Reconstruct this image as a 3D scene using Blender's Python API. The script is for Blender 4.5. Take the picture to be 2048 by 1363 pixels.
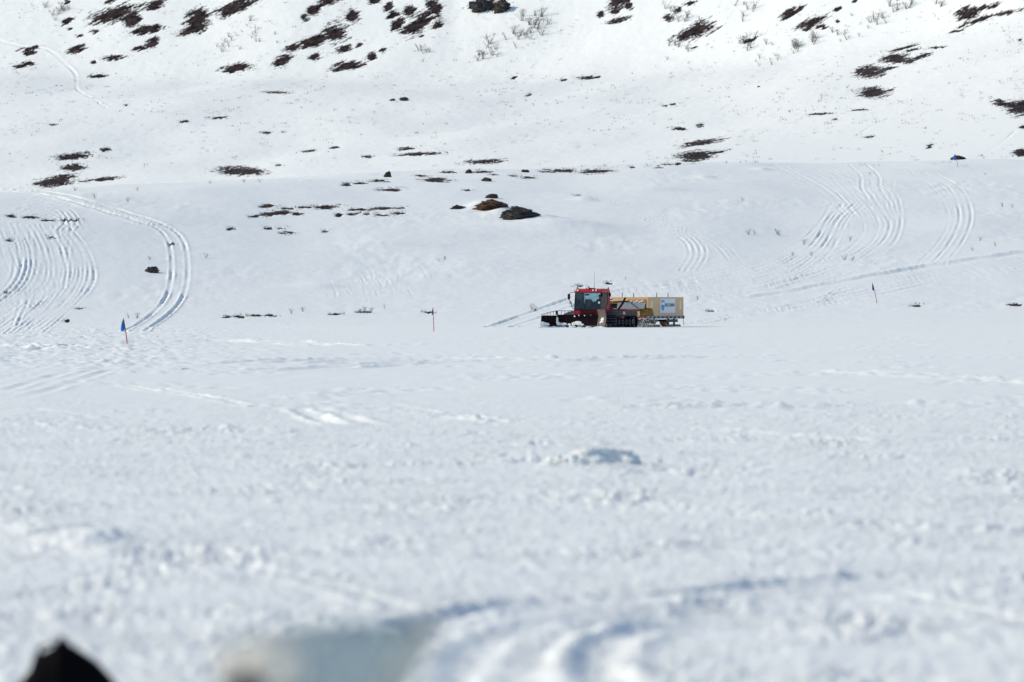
import bpy, bmesh, math, random
import numpy as np
from mathutils import Vector, Matrix, Euler

for o in list(bpy.data.objects): bpy.data.objects.remove(o)
scene = bpy.context.scene
COL = scene.collection
R = math.radians
random.seed(5)
rng = np.random.default_rng(5)

# ------------------------------------------------------------------ camera, sky, sun, exposure
CAM_H = 2.0
F_PX = 200.0 / 36.0 * 2048.0            # focal length in photo pixels (200 mm lens)
CX, HZ = 1024.0, 600.0                  # optical centre column, eye-level row in the photo
cam_d = bpy.data.cameras.new('camera'); cam = bpy.data.objects.new('camera', cam_d); COL.objects.link(cam)
cam_d.lens = 200.0; cam_d.sensor_width = 36.0; cam_d.clip_start = 0.5; cam_d.clip_end = 9000
cam.location = (0, 0, CAM_H)
cam.rotation_euler = (R(90) - math.atan((681.5 - HZ) / F_PX), 0, 0)
cam_d.dof.use_dof = True; cam_d.dof.focus_distance = 415.0; cam_d.dof.aperture_fstop = 2.8
scene.camera = cam

SUN_EL, SUN_AZ = 30.0, -80.0            # azimuth clockwise from +Y
world = bpy.data.worlds.new('World'); scene.world = world; world.use_nodes = True
wn = world.node_tree.nodes; wl = world.node_tree.links
sky = wn.new('ShaderNodeTexSky'); sky.sky_type = 'NISHITA'; sky.sun_disc = False
sky.sun_elevation = R(SUN_EL); sky.sun_rotation = R(SUN_AZ % 360); sky.altitude = 700
wl.new(sky.outputs[0], wn['Background'].inputs[0]); wn['Background'].inputs[1].default_value = 0.15
sd = bpy.data.lights.new('sun', 'SUN'); sd.energy = 3.45; sd.angle = R(0.55); sd.color = (1.0, 0.88, 0.68)
sun = bpy.data.objects.new('sun', sd); COL.objects.link(sun)
sdir = Vector((math.sin(R(SUN_AZ)) * math.cos(R(SUN_EL)), math.cos(R(SUN_AZ)) * math.cos(R(SUN_EL)), math.sin(R(SUN_EL))))
sun.rotation_euler = sdir.to_track_quat('Z', 'Y').to_euler(); sun.location = (-60, 200, 80)
scene.view_settings.view_transform = 'Standard'; scene.view_settings.look = 'None'
scene.view_settings.exposure = 0.0; scene.view_settings.gamma = 1.0
scene.view_settings.use_curve_mapping = False
scene.render.engine = 'CYCLES'

# ------------------------------------------------------------------ materials
def new_mat(name):
    m = bpy.data.materials.new(name); m.use_nodes = True
    return m, m.node_tree.nodes, m.node_tree.links, m.node_tree.nodes['Principled BSDF']

def paint(name, col, rough=0.5, metal=0.0, var=0.15, scale=6.0, bump=0.0, spec=0.4):
    m, n, l, p = new_mat(name)
    tc = n.new('ShaderNodeTexCoord'); nz = n.new('ShaderNodeTexNoise'); nz.inputs['Scale'].default_value = scale
    nz.inputs['Detail'].default_value = 6
    l.new(tc.outputs['Object'], nz.inputs['Vector'])
    mx = n.new('ShaderNodeMix'); mx.data_type = 'RGBA'
    mx.inputs[6].default_value = (*[c * (1 - var) for c in col], 1); mx.inputs[7].default_value = (*[min(1, c * (1 + var)) for c in col], 1)
    l.new(nz.outputs[0], mx.inputs[0]); l.new(mx.outputs[2], p.inputs['Base Color'])
    p.inputs['Roughness'].default_value = rough; p.inputs['Metallic'].default_value = metal
    p.inputs['Specular IOR Level'].default_value = spec
    if bump:
        b = n.new('ShaderNodeBump'); b.inputs['Strength'].default_value = bump; b.inputs['Distance'].default_value = 0.05
        l.new(nz.outputs[0], b.inputs['Height']); l.new(b.outputs[0], p.inputs['Normal'])
    return m

def glass(name, tint, gloss=0.08, rough=0.02):
    m, n, l, p = new_mat(name); n.remove(p)
    out = n['Material Output']; tr = n.new('ShaderNodeBsdfTransparent'); tr.inputs[0].default_value = (*tint, 1)
    gl = n.new('ShaderNodeBsdfGlossy'); gl.inputs['Roughness'].default_value = rough
    fr = n.new('ShaderNodeFresnel'); fr.inputs[0].default_value = 1.45
    mx = n.new('ShaderNodeMixShader'); l.new(fr.outputs[0], mx.inputs[0]); l.new(tr.outputs[0], mx.inputs[1]); l.new(gl.outputs[0], mx.inputs[2])
    l.new(mx.outputs[0], out.inputs[0])
    return m

def snow_mat(name, layers, heath=True, fade=None, hc=((0.018, 0.014, 0.014), (0.085, 0.052, 0.043)), base=(0.86, 0.908, 0.908)):
    """layers: (noise scale, x/y stretch, bump distance in metres)"""
    m, n, l, p = new_mat(name)
    tc = n.new('ShaderNodeTexCoord')
    prev = None
    for sc, st, dist in layers:
        mp = n.new('ShaderNodeMapping'); mp.inputs['Scale'].default_value = (sc * st, sc, sc)
        nz = n.new('ShaderNodeTexNoise'); nz.inputs['Scale'].default_value = 1.0; nz.inputs['Detail'].default_value = 4.0
        nz.inputs['Roughness'].default_value = 0.55
        l.new(tc.outputs['Object'], mp.inputs[0]); l.new(mp.outputs[0], nz.inputs['Vector'])
        b = n.new('ShaderNodeBump'); b.inputs['Strength'].default_value = 1.0; b.inputs['Distance'].default_value = dist
        l.new(nz.outputs[0], b.inputs['Height'])
        if fade:
            sx_ = n.new('ShaderNodeSeparateXYZ'); l.new(tc.outputs['Object'], sx_.inputs[0])
            fr_ = n.new('ShaderNodeMapRange'); fr_.inputs[1].default_value = fade[0]; fr_.inputs[2].default_value = fade[1]; fr_.inputs[3].default_value = 1.0; fr_.inputs[4].default_value = 0.18
            l.new(sx_.outputs[1], fr_.inputs[0])
            pn = n.new('ShaderNodeTexNoise'); pn.inputs['Scale'].default_value = 0.55; pn.inputs['Detail'].default_value = 3; l.new(tc.outputs['Object'], pn.inputs['Vector'])
            pr_ = n.new('ShaderNodeMapRange'); pr_.inputs[1].default_value = 0.42; pr_.inputs[2].default_value = 0.62; pr_.inputs[3].default_value = 0.28; pr_.inputs[4].default_value = 1.0
            l.new(pn.outputs[0], pr_.inputs[0])
            mu = n.new('ShaderNodeMath'); mu.operation = 'MULTIPLY'; l.new(fr_.outputs[0], mu.inputs[0]); l.new(pr_.outputs[0], mu.inputs[1])
            l.new(mu.outputs[0], b.inputs['Strength'])
        if prev: l.new(prev.outputs[0], b.inputs['Normal'])
        prev = b
    l.new(prev.outputs[0], p.inputs['Normal'])
    p.inputs['Roughness'].default_value = 0.65; p.inputs['Specular IOR Level'].default_value = 0.25
    p.inputs['Base Color'].default_value = (*base, 1)
    if heath:
        at = n.new('ShaderNodeAttribute'); at.attribute_name = 'bare'
        hn = n.new('ShaderNodeTexNoise'); hn.inputs['Scale'].default_value = 0.9; hn.inputs['Detail'].default_value = 7
        l.new(tc.outputs['Object'], hn.inputs['Vector'])
        ramp = n.new('ShaderNodeValToRGB'); e = ramp.color_ramp.elements
        e[0].position = 0.36; e[0].color = (*hc[0], 1); e[1].position = 0.68; e[1].color = (*hc[1], 1)
        l.new(hn.outputs[0], ramp.inputs[0])
        fn = n.new('ShaderNodeTexNoise'); fn.inputs['Scale'].default_value = 2.2; fn.inputs['Detail'].default_value = 5
        l.new(tc.outputs['Object'], fn.inputs['Vector'])
        a = n.new('ShaderNodeMath'); a.operation = 'MULTIPLY_ADD'; a.inputs[1].default_value = 0.7; a.inputs[2].default_value = -0.35
        l.new(fn.outputs[0], a.inputs[0])
        s = n.new('ShaderNodeMath'); s.operation = 'ADD'; l.new(at.outputs['Fac'], s.inputs[0]); l.new(a.outputs[0], s.inputs[1])
        mr = n.new('ShaderNodeMapRange'); mr.inputs[1].default_value = 0.38; mr.inputs[2].default_value = 0.64
        l.new(s.outputs[0], mr.inputs[0])
        mx = n.new('ShaderNodeMix'); mx.data_type = 'RGBA'; mx.inputs[6].default_value = (*base, 1)
        l.new(mr.outputs[0], mx.inputs[0]); l.new(ramp.outputs[0], mx.inputs[7]); l.new(mx.outputs[2], p.inputs['Base Color'])
        sp = n.new('ShaderNodeMapRange'); sp.inputs[3].default_value = 0.25; sp.inputs[4].default_value = 0.02
        l.new(mr.outputs[0], sp.inputs[0]); l.new(sp.outputs[0], p.inputs['Specular IOR Level'])
    return m

M = {
    'snow_near': snow_mat('wind_packed_snow', [(1.6, 1.0, 0.05), (8.0, 1.0, 0.06), (24.0, 1.0, 0.028)], heath=False, fade=(80, 170)),
    'snow_hill': snow_mat('hill_snow', [(0.35, 0.6, 0.10), (1.6, 0.7, 0.05)]),
    'snow_far': snow_mat('mountain_snow', [(0.25, 1.0, 0.05), (1.2, 1.0, 0.018)], hc=((0.010, 0.010, 0.014), (0.065, 0.045, 0.042))),
    'snow_lump': snow_mat('broken_snow', [(9.0, 1.0, 0.05), (26.0, 1.0, 0.015)], heath=False),
    'rock': paint('dark_rock', (0.055, 0.05, 0.05), 0.85, var=0.6, scale=2.5, bump=0.8, spec=0.2),
    'rock_brown': paint('rusty_rock', (0.095, 0.052, 0.035), 0.85, var=0.75, scale=1.6, bump=0.8, spec=0.2),
    'red': paint('groomer_red', (0.40, 0.012, 0.03), 0.35, var=0.12, scale=4),
    'dull_red': paint('faded_red', (0.26, 0.02, 0.035), 0.5, var=0.2, scale=5),
    'black': paint('black_plastic', (0.012, 0.013, 0.016), 0.6, var=0.3, spec=0.15),
    'dark': paint('dark_steel', (0.03, 0.032, 0.038), 0.5, 0.3, var=0.4, scale=5),
    'rubber': paint('rubber_belt', (0.014, 0.016, 0.022), 0.8, var=0.3, spec=0.1),
    'bar': paint('worn_crossbar', (0.09, 0.095, 0.11), 0.45, 0.6, var=0.4, scale=9),
    'blade': paint('worn_blade_steel', (0.016, 0.010, 0.012), 0.8, 0.0, var=0.6, scale=3, bump=0.2, spec=0.02),
    'blade_sunlit': paint('sunlit_blade_steel', (0.10, 0.078, 0.072), 0.7, 0.1, var=0.4, scale=4, bump=0.2),  # blade steel lightened: sun on the right wing painted into the colour
    'fender': paint('grey_fender', (0.04, 0.04, 0.047), 0.6, var=0.6, scale=4),
    'orange': paint('orange_cover', (0.62, 0.24, 0.03), 0.5, var=0.25, scale=5),
    'ochre': paint('ochre_cover', (0.33, 0.19, 0.03), 0.6, var=0.45, scale=4),
    'flap': paint('grey_rubber_comb', (0.26, 0.31, 0.37), 0.6, var=0.4, scale=8),
    'lamp': paint('lamp_lens', (0.75, 0.74, 0.7), 0.15, var=0.05),
    'amber': paint('amber_beacon', (0.7, 0.12, 0.03), 0.25, var=0.1),
    'ply': paint('plywood', (0.76, 0.50, 0.27), 0.7, var=0.12, scale=3),
    'wood': paint('weathered_plank', (0.27, 0.17, 0.10), 0.8, var=0.4, scale=5),
    'galv': paint('galvanised_steel', (0.20, 0.23, 0.26), 0.45, 0.5, var=0.35, scale=5),
    'white': paint('white_vinyl', (0.80, 0.81, 0.84), 0.45, var=0.03),
    'cyan': paint('blue_print', (0.02, 0.30, 0.62), 0.45, var=0.05),
    'navy': paint('navy_print', (0.035, 0.05, 0.13), 0.45, var=0.05),
    'pennant': paint('blue_pennant', (0.0, 0.18, 0.60), 0.7, var=0.15, scale=12),
    'pennant_dark': paint('faded_navy_pennant', (0.03, 0.05, 0.26), 0.7, var=0.15, scale=12),
    'pole': paint('red_pole', (0.38, 0.10, 0.09), 0.6, var=0.2),
    'twig': paint('bare_twig', (0.075, 0.065, 0.062), 0.9, var=0.3),
    'glass': glass('cab_glass', (0.72, 0.83, 0.85)),
    'skin': paint('skin', (0.42, 0.24, 0.17), 0.6, var=0.08),
    'cloth': paint('navy_workwear', (0.02, 0.025, 0.05), 0.85, var=0.25),
    'hair': paint('dark_hair', (0.02, 0.015, 0.012), 0.8, var=0.3),
    'bag': paint('black_nylon', (0.004, 0.004, 0.005), 0.9, var=0.4, spec=0.03),
    'cream': paint('cream_plastic', (0.82, 0.80, 0.75), 0.45, var=0.08),
    'seat': paint('seat_vinyl', (0.02, 0.02, 0.024), 0.6, var=0.3),
}
def shield_mat():
    m, n, l, p = new_mat('smoky_windshield'); out = n['Material Output']
    tr = n.new('ShaderNodeBsdfTransparent'); tr.inputs[0].default_value = (0.66, 0.74, 0.75, 1)
    mx = n.new('ShaderNodeMixShader'); mx.inputs[0].default_value = 0.35
    p.inputs['Base Color'].default_value = (0.62, 0.65, 0.68, 1); p.inputs['Roughness'].default_value = 0.25
    l.new(tr.outputs[0], mx.inputs[1]); l.new(p.outputs[0], mx.inputs[2]); l.new(mx.outputs[0], out.inputs[0])
    return m
M['shield'] = shield_mat()
def rim_mat():
    m, n, l, p = new_mat('translucent_rim'); out = n['Material Output']
    tr = n.new('ShaderNodeBsdfTranslucent'); tr.inputs[0].default_value = (0.95, 0.94, 0.9, 1)
    mx = n.new('ShaderNodeMixShader'); mx.inputs[0].default_value = 0.5; p.inputs['Base Color'].default_value = (0.85, 0.84, 0.8, 1)
    l.new(tr.outputs[0], mx.inputs[1]); l.new(p.outputs[0], mx.inputs[2]); l.new(mx.outputs[0], out.inputs[0])
    return m
M['rim'] = rim_mat()
def mesh_mat():
    m, n, l, p = new_mat('dirty_wire_mesh'); out = n['Material Output']
    tr = n.new('ShaderNodeBsdfTransparent'); mx = n.new('ShaderNodeMixShader'); mx.inputs[0].default_value = 0.62
    p.inputs['Base Color'].default_value = (0.012, 0.009, 0.01, 1); p.inputs['Roughness'].default_value = 0.9; p.inputs['Specular IOR Level'].default_value = 0.02
    l.new(tr.outputs[0], mx.inputs[1]); l.new(p.outputs[0], mx.inputs[2]); l.new(mx.outputs[0], out.inputs[0])
    return m
M['mesh'] = mesh_mat()

# ------------------------------------------------------------------ vectorised gradient noise
_perm = rng.permutation(256).astype(np.int32); _perm = np.concatenate([_perm, _perm])
_ang = rng.random(256) * 2 * np.pi; _gx, _gy = np.cos(_ang).astype(np.float32), np.sin(_ang).astype(np.float32)
def gnoise(x, y, seed=0):
    x = np.asarray(x, dtype=np.float64) + seed * 17.31; y = np.asarray(y, dtype=np.float64) + seed * 9.77
    fx0, fy0 = np.floor(x), np.floor(y)
    ix, iy = fx0.astype(np.int64) & 255, fy0.astype(np.int64) & 255
    fx, fy = (x - fx0).astype(np.float32), (y - fy0).astype(np.float32)
    ix1, iy1 = (ix + 1) & 255, (iy + 1) & 255
    def g(a, b, dx, dy):
        h = _perm[_perm[a] + b]; return _gx[h] * dx + _gy[h] * dy
    u = fx * fx * fx * (fx * (fx * 6 - 15) + 10); v = fy * fy * fy * (fy * (fy * 6 - 15) + 10)
    a = g(ix, iy, fx, fy); b = g(ix1, iy, fx - 1, fy); c = g(ix, iy1, fx, fy - 1); d = g(ix1, iy1, fx - 1, fy - 1)
    return (a + u * (b - a) + v * ((c + u * (d - c)) - (a + u * (b - a)))) * 1.5
def fbm(x, y, octs, seed=0, gain=0.5):
    s, a, t = 0.0, 1.0, 0.0
    for k in range(octs):
        s = s + a * gnoise(x * 2 ** k, y * 2 ** k, seed + k * 3); t += a; a *= gain
    return s / t
def sstep(a, b, x):
    t = np.clip((x - a) / (b - a), 0, 1); return t * t * (3 - 2 * t)

# ------------------------------------------------------------------ the lie of the land
PXK = np.array([-1500, -400, 0, 200, 400, 600, 750, 900, 1100, 1300, 1500, 1700, 2048, 2500, 3600.])
CRY = np.array([400, 388, 381, 373, 362, 352, 346, 341, 337, 328, 323, 325, 320, 316, 310.])
CRD = np.array([520, 525, 540, 555, 570, 585, 595, 600, 610, 620, 630, 640, 650, 660, 670.])
BRK = np.array([120, 125, 130, 135, 142, 148, 150, 150, 150, 146, 125, 85, 10, -60, -150.])
FOOT = 433.0
_fine = np.arange(-1500, 3601, 10.0); _ker = np.exp(-(np.arange(-30, 31) * 10 / 90.0) ** 2); _ker /= _ker.sum()
def _smooth(v):
    w = np.interp(_fine, PXK, v); return np.convolve(np.pad(w, 30, mode='edge'), _ker, mode='valid')
CRY, CRD, BRK = _smooth(CRY), _smooth(CRD), _smooth(BRK); PXK = _fine
def hill_profile(t):
    tt = np.clip(t, 0, 1)
    up = np.sin(np.pi / 2 * tt) ** 1.3
    return np.where(t <= 1, up, 1 - 1.1 * (t - 1) ** 2)
_pk = np.linspace(-1500, 3600, 120)
_C = np.interp(_pk, PXK, CRD); _yc = np.interp(_pk, PXK, CRY)
_Hc = 2 + (HZ - _yc) / F_PX * _C
_d = np.linspace(FOOT, 720, 600)
for _ in range(4):
    t = (_d[None, :] - FOOT) / (_C - FOOT)[:, None]
    el = (_Hc[:, None] * hill_profile(t) - CAM_H) / _d[None, :] * F_PX
    _Hc = _Hc * (HZ - _yc + 70) / (el.max(axis=1) + 70)
KT = 0.75                               # the mountain face stands askew: nearer on the right
def colpx(x, y): return CX + F_PX * x / np.maximum(y, 1.0)
def H0(x, y):
    px = np.clip(colpx(x, y), -1499, 3599)
    C = np.interp(px, PXK, CRD); Hc = np.interp(px, _pk, _Hc); yc = np.interp(px, PXK, CRY); yb = np.interp(px, PXK, BRK)
    t = (y - FOOT) / (C - FOOT)
    hill = np.where(y < FOOT, 0.0, Hc * hill_profile(t))
    hill = np.maximum(hill, -6)
    kf = 1 + KT * np.clip(x / np.maximum(y, 1.0), -0.11, 0.11); yy = y * kf
    h1 = 2 + (HZ - (yc + 24)) / F_PX * 760.0 / kf
    h2 = 2 + (HZ - yb) / F_PX * 930.0 / kf
    g = (h2 - h1) / 170.0
    m = h1 + g * (yy - 760.0)
    k = np.maximum(yy - 912.0, 0)
    m = m + 0.34 * (np.sqrt(k * k + 196) - 14) * np.where(yy > 912, 1, 0)
    und = sstep(740, 860, y)
    m = m + und * (1.1 * gnoise(x / 46, y / 60, 11) + 0.5 * gnoise(x / 17, y / 22, 12))
    gul = np.exp(-((px - 905 - 0.5 * (yy - 940)) / 24) ** 2) * sstep(925, 955, yy)
    m = m - 0.2 * gul
    hu = sstep(FOOT + 5, FOOT + 60, y) * (1 - sstep(680, 720, y))
    hill = hill + hu * (0.32 * gnoise(x / 24, y / 34, 21) + 0.14 * gnoise(x / 9, y / 14, 22))
    return np.where(y < 640, hill, np.maximum(hill, m))
YS = np.concatenate([np.linspace(14, 150, 500), np.linspace(150.5, 1300, 2250)])
_colcache = {}
def hit(px, py):
    """first terrain point seen at photo pixel (px, py)"""
    k = round(px * 2)
    if k not in _colcache:
        u = (k / 2 - CX) / F_PX
        pv = HZ - F_PX * (H0(YS * u, YS) - CAM_H) / YS
        _colcache[k] = (u, np.minimum.accumulate(pv))
    u, pv = _colcache[k]
    i = int(np.searchsorted(-pv, -py))
    i = min(max(i, 1), len(YS) - 1)
    a, b = pv[i - 1], pv[i]
    f = 0.5 if a - b < 1e-6 else (a - py) / (a - b)
    y = YS[i - 1] + min(max(f, 0), 1) * (YS[i] - YS[i - 1])
    return np.array([y * u, y])
def catmull(pts, n=14):
    p = [np.array(q, float) for q in pts]
    p = [2 * p[0] - p[1]] + p + [2 * p[-1] - p[-2]]
    out = []
    for i in range(1, len(p) - 2):
        for k in range(n):
            t = k / n
            out.append(0.5 * (2 * p[i] + (p[i + 1] - p[i - 1]) * t + (2 * p[i - 1] - 5 * p[i] + 4 * p[i + 1] - p[i + 2]) * t * t
                              + (3 * p[i] - p[i - 1] - 3 * p[i + 1] + p[i + 2]) * t ** 3))
    out.append(p[-2]); return np.array(out)
def world_path(pix, step=0.3):
    w = np.array([hit(a, b) for a, b in catmull(pix)])
    seg = np.r_[0, np.cumsum(np.hypot(*np.diff(w, axis=0).T))]
    s = np.arange(0, seg[-1], step)
    return np.c_[np.interp(s, seg, w[:, 0]), np.interp(s, seg, w[:, 1])]
def offset_path(w, off):
    t = np.gradient(w, axis=0); t /= np.maximum(np.hypot(t[:, 0], t[:, 1]), 1e-9)[:, None]
    return w + off * np.c_[-t[:, 1], t[:, 0]]

# tracks: (photo polyline, lateral offsets in m, half width m, depth m, berm m)
TR = []
jr = random.Random(3)
def track(pix, offs=(0,), w=0.28, d=0.12, b=0.06, jit=None):
    my = sum(q[1] for q in pix) / len(pix)
    if my < 668:                        # on the slopes
        sw, sd_, sb = ((0.42, 0.23, 0.30) if jit is None or jit > 3 else (0.5, 0.36, 0.42)) if w > 0 else (0.8, 0.55, 1)
        j = 4.0 if jit is None else jit
    elif my < 830: sw, sd_, sb = (0.8, 0.5, 0.5) if w > 0 else (1, 0.9, 1); j = 2.0
    else: sw, sd_, sb = 1, 0.75, 0.7; j = 0
    f = 0.5 + 1.0 * jr.random() if j else 1
    TR.append(([(a + jr.uniform(-j, j), c + jr.uniform(-j, j) * 0.3) for a, c in pix], offs, w * sw, d * sd_ * f, b * sb * f))
# -- near foreground belts and drifts
track([(840, 1250), (930, 1222), (1050, 1206), (1200, 1197), (1330, 1190), (1480, 1176), (1620, 1160), (1800, 1148), (2080, 1138)], (0,), 0.16, 0.10, 0.04)
track([(930, 1420), (950, 1330), (985, 1290), (1080, 1248), (1180, 1232), (1300, 1222), (1450, 1205), (1650, 1195), (1800, 1192)], (0,), 0.16, 0.055, 0.03)
track([(1030, 1420), (1050, 1335), (1075, 1300), (1130, 1268), (1230, 1245), (1330, 1232), (1480, 1222)], (0,), 0.12, 0.06, 0.035)
track([(1250, 1390), (1200, 1340), (1205, 1295), (1270, 1265), (1400, 1246), (1600, 1238)], (0,), 0.13, 0.045, 0.03)
track([(1780, 1186), (1930, 1216), (2080, 1256)], (0,), 0.10, 0.035, 0.035)
track([(1150, 1000), (1400, 1020), (1700, 1045), (2080, 1060)], (0,), 0.12, 0.04, 0.05)
track([(480, 1130), (640, 1165), (800, 1215)], (0,), 0.10, 0.015, 0.03)
track([(1680, 985), (1850, 978), (2060, 975)], (0,), 0.2, 0.06, 0.03)
track([(-40, 1052), (60, 1058), (160, 1090), (250, 1115)], (0,), -0.3, 0.09, 0.0)
track([(30, 1045), (120, 1050), (230, 1085)], (0,), -0.22, 0.10, 0.0)
for q in ([(250, 768), (330, 782), (470, 800)], [(560, 790), (700, 812), (960, 842)], [(640, 815), (700, 835), (760, 850)],
          [(600, 818), (640, 838), (690, 850)], [(780, 808), (880, 825), (1000, 842)], [(60, 815), (140, 825), (180, 835)],
          [(300, 772), (400, 790), (520, 812), (640, 815)], [(980, 885), (1060, 882), (1170, 886)], [(1430, 855), (1560, 868), (1730, 880)]):
    track(q, (0, ), 0.16, 0.05, 0.045)
for q in ([(0, 770), (80, 745), (160, 722), (260, 712)], [(0, 795), (100, 765), (190, 740), (300, 728)],
          [(205, 745), (240, 730), (265, 712), (255, 705)], [(0, 700), (120, 690), (270, 700), (420, 690)],
          [(0, 720), (140, 712), (230, 715), (330, 700)], [(270, 720), (310, 712), (300, 705)]):
    track(q, (-0.5, 0.5), 0.2, 0.03, 0.025)
# crumbly ridges on the flat
for q, hgt in (([(400, 745), (640, 741), (800, 728), (960, 721), (1130, 722), (1400, 714), (1480, 712)], 0.07), ([(560, 728), (760, 717), (900, 716), (1000, 719)], 0.05),
               ([(1560, 742), (1640, 747), (1800, 752), (2060, 765)], 0.06), ([(1450, 818), (1700, 812), (2060, 812)], 0.05),
               ([(300, 685), (450, 682), (620, 690)], 0.08), ([(0, 690), (150, 700), (260, 690)], 0.08), ([(950, 842), (1400, 842), (1800, 838)], 0.03)):
    track(q, (0, 1.4, 2.6), -0.24, hgt * 1.4, 0.0)
track([(490, 644), (560, 650), (640, 662)], (-0.7, 0.7), 0.35, 0.08, 0.06)
track([(1400, 651), (1700, 649), (2060, 648)], (0,), -0.4, 0.12, 0.0)
# -- churned bank on the left
for i in range(36):
    k = i / 35
    track([(8 + 130 * k, 446 + 8 * k), (28 + 150 * k, 500), (20 + 168 * k, 560), (-40 + 190 * k, 612), (-130 + 220 * k, 668)],
          (0,), 0.22, 0.04 + 0.07 * (i % 3), 0.06 + 0.03 * (i % 2), 5)
for i in range(5):
    track([(-30, 384 + 7 * i), (70, 392 + 8 * i), (130, 410 + 9 * i), (160 - 6 * i, 440 + 5 * i)], (-0.5, 0.5), 0.3, 0.16, 0.14, 8)
for i in range(7):
    track([(-20 + 25 * i, 455), (10 + 22 * i, 520 + 6 * i), (30 + 16 * i, 590), (20 + 5 * i, 655)], (0,), 0.26, 0.11, 0.09, 14)
track([(20, 379), (120, 393), (230, 424), (310, 448), (348, 475), (361, 520), (355, 580), (328, 622), (272, 664)], (-0.7, 0.62), 0.30, 0.22, 0.15, 1)
track([(-20, 377), (60, 383), (130, 395), (230, 424), (310, 449)], (-0.9, 0.9), 0.6, 0.22, 0.34, 1)
track([(180, 476), (240, 458), (290, 446)], (-0.5, 0.5), 0.3, 0.10, 0.02)
track([(310, 440), (420, 418), (520, 398), (570, 388), (700, 372)], (0,), 0.3, 0.10, 0.03)
track([(500, 445), (620, 432), (680, 424)], (0,), 0.25, 0.07, 0.02)
track([(170, 653), (260, 645), (350, 641)], (0,), 0.3, 0.08, 0.03)
# -- right-hand slope
track([(1180, 395), (1250, 415), (1330, 450), (1380, 480), (1397, 510), (1375, 542)], (-0.7, -0.2, 0.3, 0.8), 0.24, 0.13, 0.09)
track([(1335, 452), (1400, 470), (1440, 490), (1470, 522)], (-0.5, 0.5), 0.24, 0.11, 0.08)
track([(1060, 362), (1130, 378), (1200, 398)], (0,), 0.3, 0.06, 0.07)
for i in range(7):
    track([(1180 + 30 * i, 592 + 3 * i), (1330 + 22 * i, 566 + 5 * i), (1500 + 14 * i, 527 + 6 * i), (1600 + 9 * i, 480 + 5 * i), (1640 + 8 * i, 440), (1662 + 12 * i, 408)],
          (-0.5, 0.5) if i % 2 else (0,), 0.22, 0.12, 0.07)
for i in range(8):
    track([(1555 + 20 * i, 328 + 2 * i), (1640 + 20 * i, 378), (1690 + 16 * i, 420), (1712 + 13 * i, 455), (1690 + 13 * i, 495), (1620 + 10 * i, 525 + 4 * i), (1500 + 10 * i, 560 + 4 * i)],
          (-0.45, 0.45) if i % 2 == 0 else (0,), 0.22, 0.12, 0.08)
for i in range(6):
    track([(1560 + 45 * i, 338 + 4 * i), (1640 + 28 * i, 372 + 8 * i), (1690 + 22 * i, 425 + 3 * i)], (0,), 0.22, 0.10, 0.07)
track([(1715, 330), (1735, 352), (1742, 378), (1765, 410)], (-0.9, 0.9), 0.25, 0.16, 0.09)
track([(1830, 343), (1880, 378), (1903, 420), (1903, 458), (1885, 495), (1850, 527)], (-0.55, 0.55), 0.26, 0.15, 0.09)
track([(1858, 343), (1908, 380), (1927, 425), (1925, 465), (1905, 500), (1878, 527)], (-0.55, 0.55), 0.26, 0.13, 0.09)
for q in ([(1780, 435), (1900, 426), (2060, 412)], [(1580, 480), (1700, 458)], [(1790, 500), (1920, 490), (2060, 474)], [(1660, 530), (1800, 510), (2060, 484)],
          [(1850, 345), (1960, 352), (2060, 352)], [(1680, 328), (1800, 338), (1930, 346)], [(1470, 548), (1560, 538), (1680, 524)], [(1250, 415), (1330, 422), (1370, 424)]):
    track(q, (0,), 0.25, 0.10, 0.04)
track([(1500, 592), (1580, 580), (1700, 556), (1850, 530), (2060, 498)], (0,), -0.5, 0.34, 0.0, 1)
track([(1500, 595), (1580, 584), (1700, 561), (1850, 535), (2060, 504)], (0,), 0.9, 0.30, 0.0, 1)
for i in range(7):
    track([(1370 + 15 * i, 652 - 2 * i), (1500 + 20 * i, 628 - 3 * i), (1700, 600 - 6 * i + (i % 2) * 3), (1880, 566 - 6 * i), (2060, 545 - 5.5 * i)],
          (-0.6, 0.6) if i in (1, 3) else (0,), 0.3, 0.22 if i in (1, 3) else 0.09, 0.10)
for i in range(6):
    track([(1250 + 40 * i, 640 - 4 * i), (1400 + 30 * i, 600 - 4 * i), (1560 + 25 * i, 570 - 8 * i), (1640 + 20 * i, 545 - 8 * i)], (0,), 0.24, 0.10, 0.06)
track([(1395, 572), (1450, 578), (1530, 588), (1560, 602), (1535, 615)], (-0.8, 0.8), 0.25, 0.10, 0.08)
track([(1000, 655), (1060, 634), (1140, 606), (1220, 580), (1310, 570), (1400, 566)], (-0.9, 0.9), 0.42, 0.24, 0.14, 1)
for i in range(26):      # faint wind furrows in the middle slope
    x0, y0 = jr.uniform(640, 860), jr.uniform(530, 580)
    track([(x0, y0), (x0 + 10, y0 + 12), (x0 + 14, y0 + 12 + jr.uniform(8, 16))], (0,), 0.3, 0.06, 0.05)
track([(0, 82), (40, 92), (95, 100), (130, 128), (152, 150), (153, 178), (180, 195), (212, 216)], (0,), 0.34, 0.22, 0.12, 2)
for q in ([(1715, 270), (1740, 255), (1800, 225)], [(1940, 315), (1990, 295), (2030, 262)], [(1695, 185), (1730, 167)]):
    track(q, (0,), 0.45, 0.22, 0.0, 1)

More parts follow.
